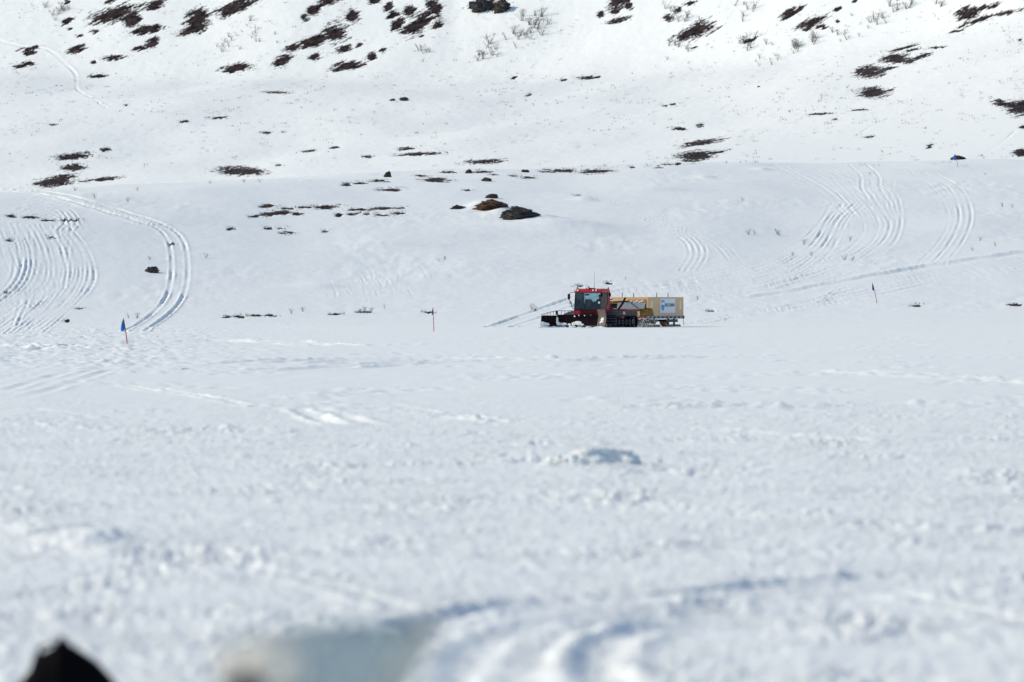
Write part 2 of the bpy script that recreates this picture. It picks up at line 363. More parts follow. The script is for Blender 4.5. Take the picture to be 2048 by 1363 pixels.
# ------------------------------------------------------------------ bare heath: (px, py, rx, ry, tilt)
FAR_BARE = [
 (232,28,45,12,15),(262,38,18,14,0),(310,10,18,8,20),(395,38,23,16,40),(388,58,30,8,15),(292,60,32,7,10),(305,85,12,8,20),(275,97,14,4,10),(190,63,10,4,15),
 (140,58,6,2,10),(160,72,8,3,0),(152,99,16,6,20),(62,97,20,4,10),(60,106,14,4,10),(40,133,15,3,10),(60,127,11,3,0),(230,115,20,5,10),(188,125,5,3,0),(195,152,18,3,5),
 (135,42,14,5,30),(135,5,6,4,30),(470,15,42,10,20),(222,2,12,4,20),(475,135,28,6,5),(460,143,12,3,0),(671,65,22,16,35),(705,31,12,11,40),(630,82,28,9,15),(585,96,16,6,20),
 (565,121,20,8,25),(630,113,12,6,30),(688,99,16,6,20),(719,89,9,4,20),(744,113,9,6,0),(766,101,7,3,20),(698,131,27,7,5),(671,140,14,4,5),(657,3,22,6,15),(628,19,13,8,25),
 (609,36,9,6,25),(750,2,16,5,10),(777,15,9,6,30),(787,29,12,6,20),(818,22,12,9,30),(797,48,16,8,45),(842,44,34,12,40),(869,14,13,17,20),(814,60,16,5,30),(876,51,13,4,20),
 (842,73,6,2,0),(978,10,30,10,5),(1028,155,6,2,20),(1057,190,7,2,20),(1177,155,22,3,6),(1127,160,6,1.5,10),(736,313,11,2,0),(838,308,46,3,2),(814,297,16,3,0),(968,323,40,4,3),(620,302,15,2,3),
 (671,295,9,2,0),(534,265,11,2,0),(568,265,7,1,0),(514,343,13,3,0),(558,331,5,2,0),(144,313,32,6,8),(147,335,22,6,5),(109,364,34,8,4),(126,354,26,5,6),(205,359,38,3,5),
 (479,342,44,7,-2),(434,236,19,3,0),(366,243,11,2,0),(554,185,24,2,0),(253,210,4,1.5,0),(212,299,12,3,0),(105,250,10,1.5,0),(1235,6,26,10,25),(1202,28,8,6,40),(1229,23,9,5,0),(1235,41,22,5,15),
 (1258,12,7,8,40),(1390,63,36,12,20),(1364,73,12,6,20),(1357,21,8,5,30),(1335,35,9,4,20),(1381,6,16,4,15),(1389,96,8,2,10),(1358,258,16,3,-5),(1402,251,9,3,5),
 (1405,285,40,5,10),(1393,311,32,8,4),(1434,305,22,3,12),(1381,324,16,3,0),(1499,82,13,4,20),(1581,26,20,6,30),(1330,212,7,1.5,0),(1346,209,6,1.5,0),(1597,18,14,5,35),(1626,44,28,7,20),(1644,54,12,4,5),
 (1614,60,11,4,0),(1675,18,7,3,30),(1675,42,4,2,0),(1710,3,5,2,20),(1934,28,24,11,15),(1970,15,30,4,15),(1958,40,32,5,18),(2017,25,32,4,12),(1925,53,12,2,10),(1911,63,15,2,10),
 (1790,117,26,8,5),(1817,123,15,4,5),(1840,114,20,4,18),(1782,136,15,3,10),(1741,144,26,10,5),(1717,144,9,5,0),(1746,185,26,9,0),(1782,180,9,2,10),(1805,97,27,3,15),
 (1826,100,15,2,15),(1873,95,18,2,8),(2045,214,30,14,0),(2008,208,18,3,0),(1999,202,15,3,0),(2046,254,8,4,0),(2043,305,14,6,0),(1858,293,7,3,20),(1741,274,9,2,5),(1670,239,6,2,5),
 (2040,80,4,2,0),(1720,220,20,1.5,4),(1640,228,25,1.5,2)]
HILL_BARE = [
 (874,360,26,4,0),(787,379,26,3,0),(694,369,9,3,0),(719,367,11,1.2,0),(759,362,19,2,0),(537,412,15,3,4),(575,417,15,2,0),(607,415,16,2,0),(657,414,29,3.5,3),(550,427,32,4,5),
 (510,433,13,2,5),(595,428,9,2,0),(722,420,22,2,0),(764,417,20,2,0),(799,416,14,1.3,0),(678,430,7,3,0),(707,427,11,2,0),(762,430,13,2,0),(797,427,17,3,0),(734,428,8,1.5,0),
 (460,458,9,2.2,0),(575,465,16,3,0),(562,456,8,1.6,0),(535,457,8,2,0),(652,463,6,1.2,0),(480,633,13,2,0),(542,632,12,2.5,0),(455,634,9,1.2,0),(512,631,12,1.2,0),(672,628,11,1.3,0),
 (729,624,14,1.6,0),(857,625,11,2,0),(1192,343,38,4,2),(1120,342,32,3,0),(1096,339,9,1.3,0),(1057,356,15,1.8,-4),(1026,352,9,1.2,0),(934,381,7,1.2,0),(965,344,20,2,0),
 (990,350,9,1.2,0),(25,432,10,2,0),(62,434,14,2,0),(100,440,16,1.6,0),(140,441,22,1.6,0),(20,481,7,1.2,0),(102,476,8,1.2,0),(15,585,9,1.6,0),(160,617,10,1.3,0),(135,643,5,2,0),
 (344,489,7,2,0),(1833,611,9,1.5,0),(2027,610,11,1.6,0),(1421,622,7,1.2,0),(1265,335,5,2,0),(1334,329,9,1.3,0),(1320,335,9,1.3,0),(1356,328,7,2,0),(1158,573,11,2,0),(1216,566,7,1.3,0),
 (900,345,14,1.5,0),(845,352,12,1.2,0),(1155,392,6,0.8,0)]
DUST = [(70, 452, 75, 12), (40, 490, 60, 26), (95, 545, 45, 25)]

# ------------------------------------------------------------------ build the ground sheets
def ground_sheet(name, ys, us, mat, bare_list, is_hill):
    ys = np.asarray(ys); us = np.asarray(us)
    if ys[0] > 650:
        S = np.clip((ys - 691.5) / 160, 0, 1)[:, None]
        Y = ys[:, None] / (1 + KT * np.clip(us, -0.11, 0.11)[None, :] * S)
    else:
        Y = np.repeat(ys[:, None], len(us), 1)
    X = Y * us[None, :]
    def rows(y, u):
        return int(np.searchsorted(Y[:, min(max(int(np.searchsorted(us, u)), 0), len(us) - 1)], y))
    Z0 = H0(X, Y)
    Z = Z0.copy()
    PX = CX + F_PX * us
    PY = HZ - F_PX * (Z0 - CAM_H) / Y
    # relief
    near = 1 - sstep(80, 130, Y)
    far_flat = sstep(150, 260, Y) * (1 - sstep(FOOT - 20, FOOT + 5, Y))
    if ys[0] < 200:
        patch = 0.28 + 0.85 * sstep(-0.1, 0.42, fbm(X / 2.2, Y / 6.0, 4, 31, 0.65)) ** 1.3
        lump = fbm(X / 0.34, Y / 0.42, 4, 41, 0.85)
        big = fbm(X / 1.3, Y / 2.2, 2, 51)
        Z += near * patch * (0.07 * np.maximum(lump, -0.15) * 1.4 + 0.025 * big) + near * 0.022 * fbm((X + 0.2 * Y) / 1.5, Y / 0.7, 3, 47, 0.6)
        Z += (1 - near) * (0.012 * fbm(X / 0.9, Y / 3, 2, 55) + 0.02 * gnoise(X / 5, Y / 14, 56))
        mc = hit(1185, 932); Z += 0.06 * np.exp(-((X - mc[0]) / 0.75) ** 2 - ((Y - mc[1]) / 0.8) ** 2) * (1 + 0.8 * lump)
        lft = sstep(700, 250, np.broadcast_to(PX, X.shape)) * sstep(150, 190, Y)
        Z += lft * 0.13 * fbm(X / 0.7, Y / 1.6, 3, 61, 0.65)
        Z += (1 - near) * (1 - lft) * 0.06 * sstep(0.05, 0.4, gnoise(X / 4, Y / 12, 66)) * fbm(X / 0.5, Y / 1.2, 2, 67)
    if ys[-1] > 300 and ys[0] < 640:
        cat_clear = 1 - np.exp(-(((X - 7.5) / 8) ** 2 + ((Y - 416) / 13) ** 2) ** 2)
        lft = sstep(700, 250, np.broadcast_to(PX, X.shape)) * (1 - sstep(400, 430, Y)) * sstep(150, 190, Y)
        Z += far_flat * cat_clear * (0.012 * fbm(X / 0.9, Y / 3, 2, 55) + 0.02 * gnoise(X / 5, Y / 14, 56)) * (Y >= 300)
        Z += lft * 0.13 * fbm(X / 0.7, Y / 1.6, 3, 61, 0.65) * (Y >= 300)
        hl = sstep(FOOT, FOOT + 25, Y)
        Z += hl * (0.035 * fbm(X / 2.2, Y / 3.0, 3, 71, 0.6) + 0.05 * sstep(0.1, 0.5, gnoise(X / 14, Y / 20, 75)) * fbm(X / 1.2, Y / 3.5, 2, 76))
        # drifts beside the big boulders and some sastrugi lips
        for (bx, by, L, W, hgt) in [(1086, 441, 3.0, 0.6, 0.45), (1112, 453, 8, 0.8, 0.45), (1010, 425, 2.5, 1.2, 0.5), (960, 414, 2.0, 1.2, 0.4), (1130, 462, 8, 1.0, 0.35)]:
            c = hit(bx, by); dx, dy = X - c[0], Y - c[1]
            Z += hgt * np.exp(-((dx * 0.9 - dy * 0.1) / L * 2) ** 2 - (dy / (W * 4)) ** 2)
        for (bx, by, L) in [(1320, 380, 3.2), (1170, 401, 1.0), (1410, 356, 1.0), (1600, 324, 2.4), (1525, 341, 0.9), (640, 575, 2.0), (1500, 330, 2.0), (770, 490, 3.5)]:
            c = hit(bx, by); dx, dy = X - c[0], Y - c[1]
            Z += 0.28 * np.exp(-(dx / L) ** 2) * np.exp(-np.abs(dy) / 2.2) * np.where(dy > 0, 1, np.exp(-np.abs(dy) / 0.7))
    if ys[-1] > 900:
        Z += sstep(740, 800, Y) * (0.07 * fbm(X / 3.5, Y / 4, 3, 81, 0.6) + 0.03 * fbm(X / 1.1, Y / 1.4, 2, 85))
    # tracks, ruts and ridges
    rough = fbm(X / 0.45, Y / 0.8, 2, 91, 0.7)
    for pix, offs, w, d, b in TR:
        base = PATHS[id(pix)]
        if base[:, 1].max() < Y.min() - 2 or base[:, 1].min() > Y.max() + 2: continue
        for off in offs:
            p = offset_path(base, off) if off else base
            tg = np.gradient(p, axis=0); tx = np.abs(tg[:, 0]) / np.maximum(np.hypot(tg[:, 0], tg[:, 1]), 1e-9)
            dyr = np.where(p[:, 1] < 160, 0.0044 * p[:, 1], 0.75)
            hws = np.maximum(np.maximum(abs(w), 0.62 * dyr * tx), np.where(p[:, 1] > 300, 0.00027 * p[:, 1], 0.0)); hw = 1.0; reach = 3.2 * hws.max()
            uu = p[:, 0] / p[:, 1]
            r0 = max(min(rows(q[1] - reach, v) for q, v in zip(p[::5], uu[::5])) - 6, 0); r1 = min(max(rows(q[1] + reach, v) for q, v in zip(p[::5], uu[::5])) + 6, len(ys))
            if r1 - r0 < 2: continue
            c0 = max(np.searchsorted(us, uu.min() - reach / p[:, 1].min()) - 1, 0); c1 = min(np.searchsorted(us, uu.max() + reach / p[:, 1].min()) + 1, len(us))
            if c1 - c0 < 2: continue
            reach_n = 3.2; D = np.full((r1 - r0, c1 - c0), 9.0)
            for (sx, sy), su, hs in zip(p, uu, hws):
                a0, a1 = rows(sy - reach, su) - 2 - r0, rows(sy + reach, su) + 2 - r0
                e0, e1 = np.searchsorted(us, (sx - reach) / sy) - c0, np.searchsorted(us, (sx + reach) / sy) - c0
                a0, e0 = max(a0, 0), max(e0, 0)
                if a1 <= a0 or e1 <= e0: continue
                sub = D[a0:a1, e0:e1]
                if not sub.size: continue
                dd = np.hypot(X[r0 + a0:r0 + a0 + sub.shape[0], c0 + e0:c0 + e0 + sub.shape[1]] - sx, Y[r0 + a0:r0 + a0 + sub.shape[0], c0 + e0:c0 + e0 + sub.shape[1]] - sy)
                np.minimum(sub, dd / hs, out=sub)
            nearf = 1 if p[:, 1].mean() < 60 else 0
            rg = rough[r0:r1, c0:c1]
            vis = 0.3 + 0.45 * nearf + (0.7 - 0.45 * nearf) * sstep(-0.35, 0.35, gnoise(X[r0:r1, c0:c1] / 3.5, Y[r0:r1, c0:c1] / 7, 95 + len(pix)))
            if w < 0:       # a raised crumbly ridge
                Z[r0:r1, c0:c1] += d * vis * np.exp(-D ** 2) * (1 + (0.9 if ys[0] < 200 else 0.45) * rg)
            else:
                cut = np.where(D < reach_n, np.exp(-D ** 4), 0)
                brm = np.where(D < reach_n, np.exp(-((D - 1.75) / 0.5) ** 2), 0)
                Z[r0:r1, c0:c1] += vis * (-d * cut * (1 + 0.2 * rg) + b * brm * (1 + (1.1 if ys[0] < 200 else 0.5) * rg))
    # bare heath
    bare = np.zeros_like(Z)
    if bare_list:
        n1 = fbm((X + 0.35 * Y) / 2.1, Y / 2.6, 4, 101, 0.78) if is_hill else fbm((X * 0.9 + Y * 0.43) / 3.4, (-X * 0.43 + Y * 0.9) / 1.25, 4, 101, 0.76)
        vis_min = np.minimum.accumulate(PY, axis=0)
        seen = PY <= vis_min + 0.6
        for cx, cy, rx, ry, an in bare_list:
            big_ = 1.18 if ry > 5 else 1.0; rx *= 1.25 * big_; ry = ry * 1.3 * big_ + 0.4
            c0, c1 = np.searchsorted(PX, cx - rx * 1.7), np.searchsorted(PX, cx + rx * 1.7)
            if c1 - c0 < 1: continue
            ca, sa = math.cos(R(an)), math.sin(R(an))
            dx = PX[None, c0:c1] - cx; dy = -(PY[:, c0:c1] - cy)
            a = (dx * ca + dy * sa) / rx; bb = (-dx * sa + dy * ca) / ry
            e = 1 - np.sqrt(a * a + bb * bb)
            v = np.clip(0.5 + (e - 0.22) * 0.8 + (1.4 - 0.055 * min(ry, 11)) * n1[:, c0:c1], 0, 1) * (e > -0.65) * seen[:, c0:c1]
            bare[:, c0:c1] = np.maximum(bare[:, c0:c1], v)
        if is_hill:
            nd = fbm(X / 0.9, Y / 2.0, 3, 111, 0.7)
            for cx, cy, rx, ry in DUST:
                e = 1 - np.sqrt(((PX[None, :] - cx) / rx) ** 2 + ((PY - cy) / ry) ** 2)
                bare = np.maximum(bare, np.clip(e, 0, 0.3) * 1.2 * sstep(0.0, 0.4, nd) + 0.0)
        sb = sstep(0.35, 0.65, bare)
        Z -= 0.12 * sb
        Z += sb * 0.16 * np.abs(fbm(X / 0.7, Y / 0.9, 3, 121, 0.6)) * 2
    if name == 'snow_field': Z[-1] -= 0.02
    # mesh
    nr, nc = Z.shape
    co = np.stack([X, Y, Z], -1).reshape(-1, 3).astype(np.float32)
    i = (np.arange(nr - 1)[:, None] * nc + np.arange(nc - 1)[None, :]).reshape(-1)
    quads = np.stack([i, i + 1, i + nc + 1, i + nc], -1).astype(np.int32)
    me = bpy.data.meshes.new(name)
    me.vertices.add(len(co)); me.vertices.foreach_set('co', co.reshape(-1))
    me.loops.add(quads.size); me.loops.foreach_set('vertex_index', quads.reshape(-1))
    me.polygons.add(len(quads)); me.polygons.foreach_set('loop_start', np.arange(0, quads.size, 4, dtype=np.int32))
    me.polygons.foreach_set('use_smooth', np.ones(len(quads), dtype=bool))
    at = me.attributes.new('bare', 'FLOAT', 'POINT'); at.data.foreach_set('value', bare.reshape(-1).astype(np.float32))
    me.update(calc_edges=True)
    me.materials.append(mat)
    ob = bpy.data.objects.new(name, me); COL.objects.link(ob)
    ob['kind'] = 'structure'
    SHEETS.append((Y, us, Z))
    return ob
SHEETS = []
PATHS = {id(t[0]): world_path(t[0]) for t in TR}
def columns(n, half=0.098):
    inner = np.linspace(-half, half, n)
    side = half + np.cumsum(np.geomspace(2 * half / n * 2, 0.5, 34))
    return np.concatenate([-side[::-1], inner, side])
ys1 = [6.0]
while ys1[-1] < 150: ys1.append(ys1[-1] * (1.0044 if ys1[-1] > 26 else 1.02))
while ys1[-1] < 300: ys1.append(ys1[-1] + 0.7)
ys1[-1] = 300.0; ys1.append(301.0)
ys2 = np.concatenate([np.arange(300, 640, 0.7), np.arange(640.2, 692, 1.2)])
ys3 = [691.5]
while ys3[-1] < 905: ys3.append(ys3[-1] + (1.6 if ys3[-1] < 740 else 0.85))
while ys3[-1] < 985: ys3.append(ys3[-1] + 0.36)
while ys3[-1] < 1700: ys3.append(ys3[-1] + max(0.4, (ys3[-1] - 975) * 0.06))
ground_sheet('snow_field', ys1, columns(500), M['snow_near'], None, False)
ground_sheet('hillside', ys2, columns(880), M['snow_hill'], HILL_BARE, True)
ground_sheet('mountain_slope', ys3, columns(880), M['snow_far'], FAR_BARE, False)

def ground_z(x, y):
    for Y, us, Z in SHEETS:
        u = x / y; j = min(max(int(np.searchsorted(us, u)) - 1, 0), len(us) - 2)
        yc = Y[:, j]
        if yc[0] <= y < yc[-1]:
            i = min(max(int(np.searchsorted(yc, y)) - 1, 0), len(yc) - 2)
            fi = (y - yc[i]) / (yc[i + 1] - yc[i]); fj = (u - us[j]) / (us[j + 1] - us[j])
            a = Z[i, j] * (1 - fj) + Z[i, j + 1] * fj; b = Z[i + 1, j] * (1 - fj) + Z[i + 1, j + 1] * fj
            return float(a * (1 - fi) + b * fi)
    return 0.0
def place(px, py):
    x, y = hit(px, py); return Vector((float(x), float(y), ground_z(x, y)))

# ------------------------------------------------------------------ mesh helpers
class MB:
    def __init__(s): s.v, s.f = [], []
    def add(s, vs, fs):
        k = len(s.v); s.v += [tuple(v) for v in vs]; s.f += [tuple(i + k for i in f) for f in fs]; return s
    def box(s, a, b):
        x0, y0, z0 = a; x1, y1, z1 = b
        return s.add([(x0, y0, z0), (x1, y0, z0), (x1, y1, z0), (x0, y1, z0), (x0, y0, z1), (x1, y0, z1), (x1, y1, z1), (x0, y1, z1)],
                     [(3, 2, 1, 0), (4, 5, 6, 7), (0, 1, 5, 4), (1, 2, 6, 5), (2, 3, 7, 6), (3, 0, 4, 7)])
    def tube(s, pts, r, n=8, cap=True):
        pts = [Vector(p) for p in pts]; rs = r if isinstance(r, (list, tuple)) else [r] * len(pts)
        vs, fs = [], []
        ref = None
        for i, p in enumerate(pts):
            t = (pts[min(i + 1, len(pts) - 1)] - pts[max(i - 1, 0)]).normalized()
            if ref is None or abs(ref.dot(t)) > 0.98: ref = Vector((0, 0, 1)) if abs(t.z) < 0.9 else Vector((1, 0, 0))
            a = t.cross(ref).normalized(); b = t.cross(a)
            for k in range(n):
                q = 2 * math.pi * k / n; vs.append(p + (a * math.cos(q) + b * math.sin(q)) * rs[i])
        for i in range(len(pts) - 1):
            for k in range(n):
                fs.append((i * n + k, i * n + (k + 1) % n, (i + 1) * n + (k + 1) % n, (i + 1) * n + k))
        if cap: fs += [tuple(range(n - 1, -1, -1)), tuple((len(pts) - 1) * n + k for k in range(n))]
        return s.add(vs, fs)
    def prism(s, poly, axis, lo, hi):
        """extrude a 2-D polygon: axis 'y' -> poly is (x, z); 'x' -> (y, z); 'z' -> (x, y)"""
        def P(a, b, c): return {'y': (a, c, b), 'x': (c, a, b), 'z': (a, b, c)}[axis]
        n = len(poly)
        vs = [P(a, b, lo) for a, b in poly] + [P(a, b, hi) for a, b in poly]
        return s.add(vs, [tuple(range(n)), tuple(range(2 * n - 1, n - 1, -1))] + [(i, i + n, (i + 1) % n + n, (i + 1) % n) for i in range(n)])
    def sheet(s, a, b, c, d, th=0.02):
        a, b, c, d = map(Vector, (a, b, c, d)); n = (b - a).cross(d - a).normalized() * th
        return s.add([a, b, c, d, a + n, b + n, c + n, d + n], [(3, 2, 1, 0), (4, 5, 6, 7), (0, 1, 5, 4), (1, 2, 6, 5), (2, 3, 7, 6), (3, 0, 4, 7)])
    def mesh(s, name, mat, smooth=False, bevel=0.0):
        me = bpy.data.meshes.new(name); me.from_pydata(s.v, [], s.f)
        bm = bmesh.new(); bm.from_mesh(me)
        bmesh.ops.recalc_face_normals(bm, faces=bm.faces)
        if bevel: bmesh.ops.bevel(bm, geom=list(bm.edges), offset=bevel, segments=2, affect='EDGES', clamp_overlap=True)
        if smooth:
            for f in bm.faces: f.smooth = True
        bm.to_mesh(me); bm.free(); me.materials.append(M[mat] if isinstance(mat, str) else mat)
        return me
    def build(s, name, mat, parent=None, smooth=False, bevel=0.0):
        return link(name, s.mesh(name, mat, smooth, bevel), parent)
def link(name, me, parent=None):
    o = bpy.data.objects.new(name, me); COL.objects.link(o)
    if parent: o.parent = parent
    return o
def thing(name, label, cat, loc=(0, 0, 0), rz=0.0, group=None):
    o = bpy.data.objects.new(name, None); COL.objects.link(o); o.location = loc; o.rotation_euler = (0, 0, rz)
    return tag(o, label, cat, group)
def tag(o, label, cat, group=None):
    o['label'] = label; o['category'] = cat
    if group: o['group'] = group
    return o
def lump_mesh(name, mat, size, seed, sub=3, rough=0.25, facets=6, sink=0.35, smooth=False):
    """an irregular chiselled lump, its base at z = 0 (sunk a little)"""
    r = random.Random(seed)
    bm = bmesh.new(); bmesh.ops.create_icosphere(bm, subdivisions=sub, radius=1.0)
    planes = [(Vector((r.uniform(-1, 1), r.uniform(-1, 1), r.uniform(-0.2, 1))).normalized(), r.uniform(0.5 if facets > 9 else 0.55, 0.82 if facets > 9 else 0.9)) for _ in range(facets)]
    for v in bm.verts:
        p = v.co.copy()
        for nrm, dd in planes:
            k = p.dot(nrm) - dd
            if k > 0: p -= nrm * k * 0.9
        q = p * 2.2
        nz = float(fbm(np.array([q.x + seed * 3.1 + q.z]), np.array([q.y + seed * 1.7 - q.z]), 4, 7, 0.6)[0])
        n2 = float(fbm(np.array([q.x * 2.5 + q.z * 2 + seed]), np.array([q.y * 2.5 - q.z * 1.5]), 3, 17, 0.6)[0])
        p *= 1 + rough * nz * 1.6 - rough * 0.7 * abs(n2)
        v.co = Vector((p.x * size[0], p.y * size[1], (p.z - 1 + 2 * sink + (1 - 2 * sink)) * size[2] * 0.5 + 0.5 * size[2] * (1 - 2 * sink)))
    zmin = min(v.co.z for v in bm.verts); zmax = max(v.co.z for v in bm.verts)
    for v in bm.verts: v.co.z = (v.co.z - zmin) / (zmax - zmin) * size[2] * (1 + sink) - size[2] * sink
    me = bpy.data.meshes.new(name)
    for f in bm.faces: f.smooth = smooth
    bm.to_mesh(me); bm.free(); me.materials.append(M[mat]); return me

# ------------------------------------------------------------------ the snow groomer (local: +X ahead, +Y its left, +Z up)
HEAD = R(-115)
GX, GY = float((1202 - CX) / F_PX * 413.7), 413.7
groomer = thing('snow_groomer', 'red tracked snow groomer with wide dark front blade driving across the snow', 'snow groomer', (GX, GY, ground_z(GX, GY) + 0.01), HEAD)
g = groomer
MB().prism([(-2.0, .42), (-1.9, .98), (2.0, .98), (2.35, .8), (2.3, .5), (1.8, .36)], 'y', -.85, .85).build('chassis', 'dark', g, bevel=.03)
# cab
cab = MB().prism([(.9, .92), (.86, 1.28), (2.42, 1.28), (2.52, 1.12), (2.46, .9)], 'y', -1.04, 1.04).build('cab', 'red', g, bevel=.04)
MB().box((.95, -.98, 1.28), (1.0, .98, 1.75)).build('rear_wall', 'black', cab)
MB().box((1.0, -.96, 1.285), (2.3, .96, 1.31)).build('cab_floor', 'black', cab)
MB().prism([(1.95, 1.3), (2.0, 1.52), (2.25, 1.48), (2.4, 1.3)], 'y', -.95, .95).build('dashboard', 'black', cab, bevel=.03)
MB().tube([(1.98, .5, 1.45), (1.85, .5, 1.72)], .025).tube([(1.85 + .03 * math.cos(a), .5 + .19 * math.sin(a), 1.72 + .16 * math.cos(a)) for a in np.linspace(0, 2 * math.pi, 17)], .018, 6).build('steering_wheel', 'black', cab)
for y in (-.5, .5):
    st = MB().box((1.15, y - .26, 1.32), (1.65, y + .26, 1.48)).build('seat', 'seat', cab, bevel=.04)
    MB().prism([(1.12, 1.45), (1.28, 1.45), (1.2, 2.02), (1.08, 2.02)], 'y', y - .25, y + .25).build('seat_back', 'seat', st, bevel=.04)
roof = MB().prism([(.8, 2.5), (.8, 2.68), (1.0, 2.78), (1.9, 2.8), (2.25, 2.74), (2.36, 2.6), (2.34, 2.5)], 'y', -1.1, 1.1).build('roof', 'red', g, bevel=.04)
MB().box((1.75, -.32, 2.80), (2.0, .32, 2.85)).build('roof_hatch', 'dull_red', roof, bevel=.01)
for y in (-.95, -.78, .42, .66):
    lp = MB().tube([(2.26, y, 2.68), (2.34, y, 2.68)], .085, 12).build('roof_lamp', 'black', roof)
    MB().tube([(2.342, y, 2.68), (2.36, y, 2.68)], .07, 12).build('lens', 'lamp', lp)
sp = MB().tube([(2.1, -.05, 2.86), (2.24, -.05, 2.86)], .10, 12).tube([(2.12, -.05, 2.74), (2.12, -.05, 2.84)], .03).build('search_lamp', 'black', roof)
MB().tube([(2.242, -.05, 2.86), (2.26, -.05, 2.86)], .08, 12).build('lens', 'lamp', sp)
for x, y in ((2.05, -.95), (.95, 1.0)):
    MB().tube([(x, y, 2.72), (x, y, 2.83), (x, y, 2.90)], [.075, .07, .04], 10).build('beacon', 'amber', roof, smooth=True)
MB().tube([(1.3, .05, 2.78), (1.3, .05, 3.3), (1.28, .05, 4.1)], [.016, .012, .006], 6).build('antenna', 'black', roof)
# pillars and rear quarter panels
for s in (-1, 1):
    MB().sheet((2.48, s * 1.03, 1.27), (2.38, s * 1.03, 1.27), (2.2, s * 1.03, 2.52), (2.3, s * 1.03, 2.52), .05 * -s).build('pillar', 'black', g)
    MB().prism([(.72, 2.52), (1.12, 2.52), (1.12, 1.85), (1.22, 1.6), (1.48, 1.4), (2.0, 1.285), (2.0, 1.02), (1.2, .98), (.72, 1.1)], 'y', s * 1.0, s * 1.06).build('quarter_panel', 'red' if s > 0 else 'black', g)
    MB().prism([(1.1, 2.5), (2.22, 2.5), (2.4, 1.3), (1.75, 1.3), (1.49, 1.41), (1.23, 1.61), (1.13, 1.86)], 'y', s * 1.01, s * 1.03).build('side_window', 'glass', g)
    dr = MB().prism([(1.5, 1.27), (2.4, 1.27), (2.46, 1.0), (1.5, .95)], 'y', s * 1.062, s * 1.085).build('door', 'red', g, bevel=.01)
    MB().box((1.62, s * 1.1 - .015, 1.12), (1.78, s * 1.1 + .015, 1.16)).build('door_handle', 'black', dr)
MB().sheet((2.46, -1.0, 1.29), (2.46, 1.0, 1.29), (2.27, .98, 2.5), (2.27, -.98, 2.5), .015).build('windscreen', 'glass', g)
MB().sheet((.98, -.98, 1.77), (.98, .98, 1.77), (.95, .98, 2.5), (.95, -.98, 2.5), .012).build('rear_window', 'glass', g)
MB().tube([(2.27, -.98, 2.5), (2.27, .98, 2.5)], .035, 6).build('windscreen_seal', 'black', g)
MB().tube([(2.47, -1.0, 1.29), (2.47, 1.0, 1.29)], .04, 6).build('windscreen_seal', 'black', g)
MB().tube([(2.5, -.25, 1.3), (2.44, -.1, 1.75), (2.4, -.12, 2.15)], .015, 6).build('wiper', 'black', g)
MB().box((2.08, -.32, 2.3), (2.16, -.02, 2.42)).build('interior_mirror', 'black', g)
# mirrors
mr = MB().tube([(2.3, -1.08, 2.55), (2.35, -1.42, 2.48), (2.36, -1.5, 2.3), (2.36, -1.5, 1.98), (2.4, -1.28, 1.8), (2.42, -1.22, 1.45), (2.4, -1.06, 1.32)], .022, 6).build('mirror_arm', 'black', g)
MB().box((2.3, -1.6, 2.0), (2.38, -1.4, 2.42)).build('mirror', 'black', mr, bevel=.03)
mr = MB().tube([(1.5, 1.08, 2.5), (1.5, 1.24, 2.48), (1.5, 1.36, 2.44)], .022, 6).build('mirror_arm', 'black', g)
MB().box((1.46, 1.28, 2.22), (1.54, 1.46, 2.5)).build('mirror', 'black', mr, bevel=.03)
for y in (-1.36, 1.0):
    wl_ = MB().tube([(2.44, y, 1.78), (2.56, y, 1.78)], .10, 12).tube([(2.44, y, 1.78), (2.36, y * .98, 1.74)], .025, 6).build('work_lamp', 'black', g)
    MB().tube([(2.562, y, 1.78), (2.60, y, 1.78)], [.09, .06], 12).build('lens', 'lamp', wl_)
# engine deck, fenders, rack behind the cab
MB().prism([(-1.9, .98), (-1.9, 1.22), (-.2, 1.34), (.82, 1.34), (.82, .98)], 'y', -.95, .95).build('engine_deck', 'dull_red', g, bevel=.04)
for s in (-1, 1):
    fd = MB().prism([(-1.95, .86), (-1.9, 1.14), (.4, 1.2), (1.3, 1.1), (2.05, .95), (2.1, .86), (1.2, .88)], 'y', s * 1.0, s * 2.08).build('fender', 'fender', g, bevel=.03)
    MB().prism([(-1.92, 1.12), (-1.85, 1.2), (.1, 1.33), (.3, 1.2)], 'y', s * 1.5, s * 2.06).build('fender_trim', 'dull_red', fd, bevel=.02)
    MB().sheet((.75, s * 2.09, .93), (.3, s * 2.09, .93), (.42, s * 2.09, 1.13), (.75, s * 2.09, 1.15), .01 * -s).build('fender_plate', 'ply', fd)
rk = MB()
for y in (-.85, 0, .85):
    rk.tube([(.7, y, 1.3), (.66, y, 1.78)], .04, 6)
rk.tube([(.66, -.9, 1.76), (.66, .9, 1.76)], .04, 6).tube([(.7, -.9, 1.5), (.7, .9, 1.5)], .04, 6)
rk.build('rear_rack', 'black', g)
MB().box((-.1, .1, 1.34), (.55, .85, 1.72)).box((-.2, -.8, 1.34), (.5, -.05, 1.65)).build('hydraulic_block', 'dark', g, bevel=.03)
for k in range(6):
    y = -.5 + .25 * k
    MB().tube([(.5, y, 1.5), (.2, y + .1, 1.78 - .05 * (k % 3)), (-.3, y + .15, 1.72), (-.6, y + .1, 1.5)], .022, 6).build('hose', 'black', g)
MB().tube([(.2, -.7, 1.3), (.2, -.7, 1.85), (.1, -.7, 1.95)], .07, 8).build('exhaust_pipe', 'dark', g)
for k in range(5):
    MB().box((.68, 1.0, 1.3 + .17 * k), (.71, 1.2, 1.38 + .17 * k)).build('step_grating', 'black', g)
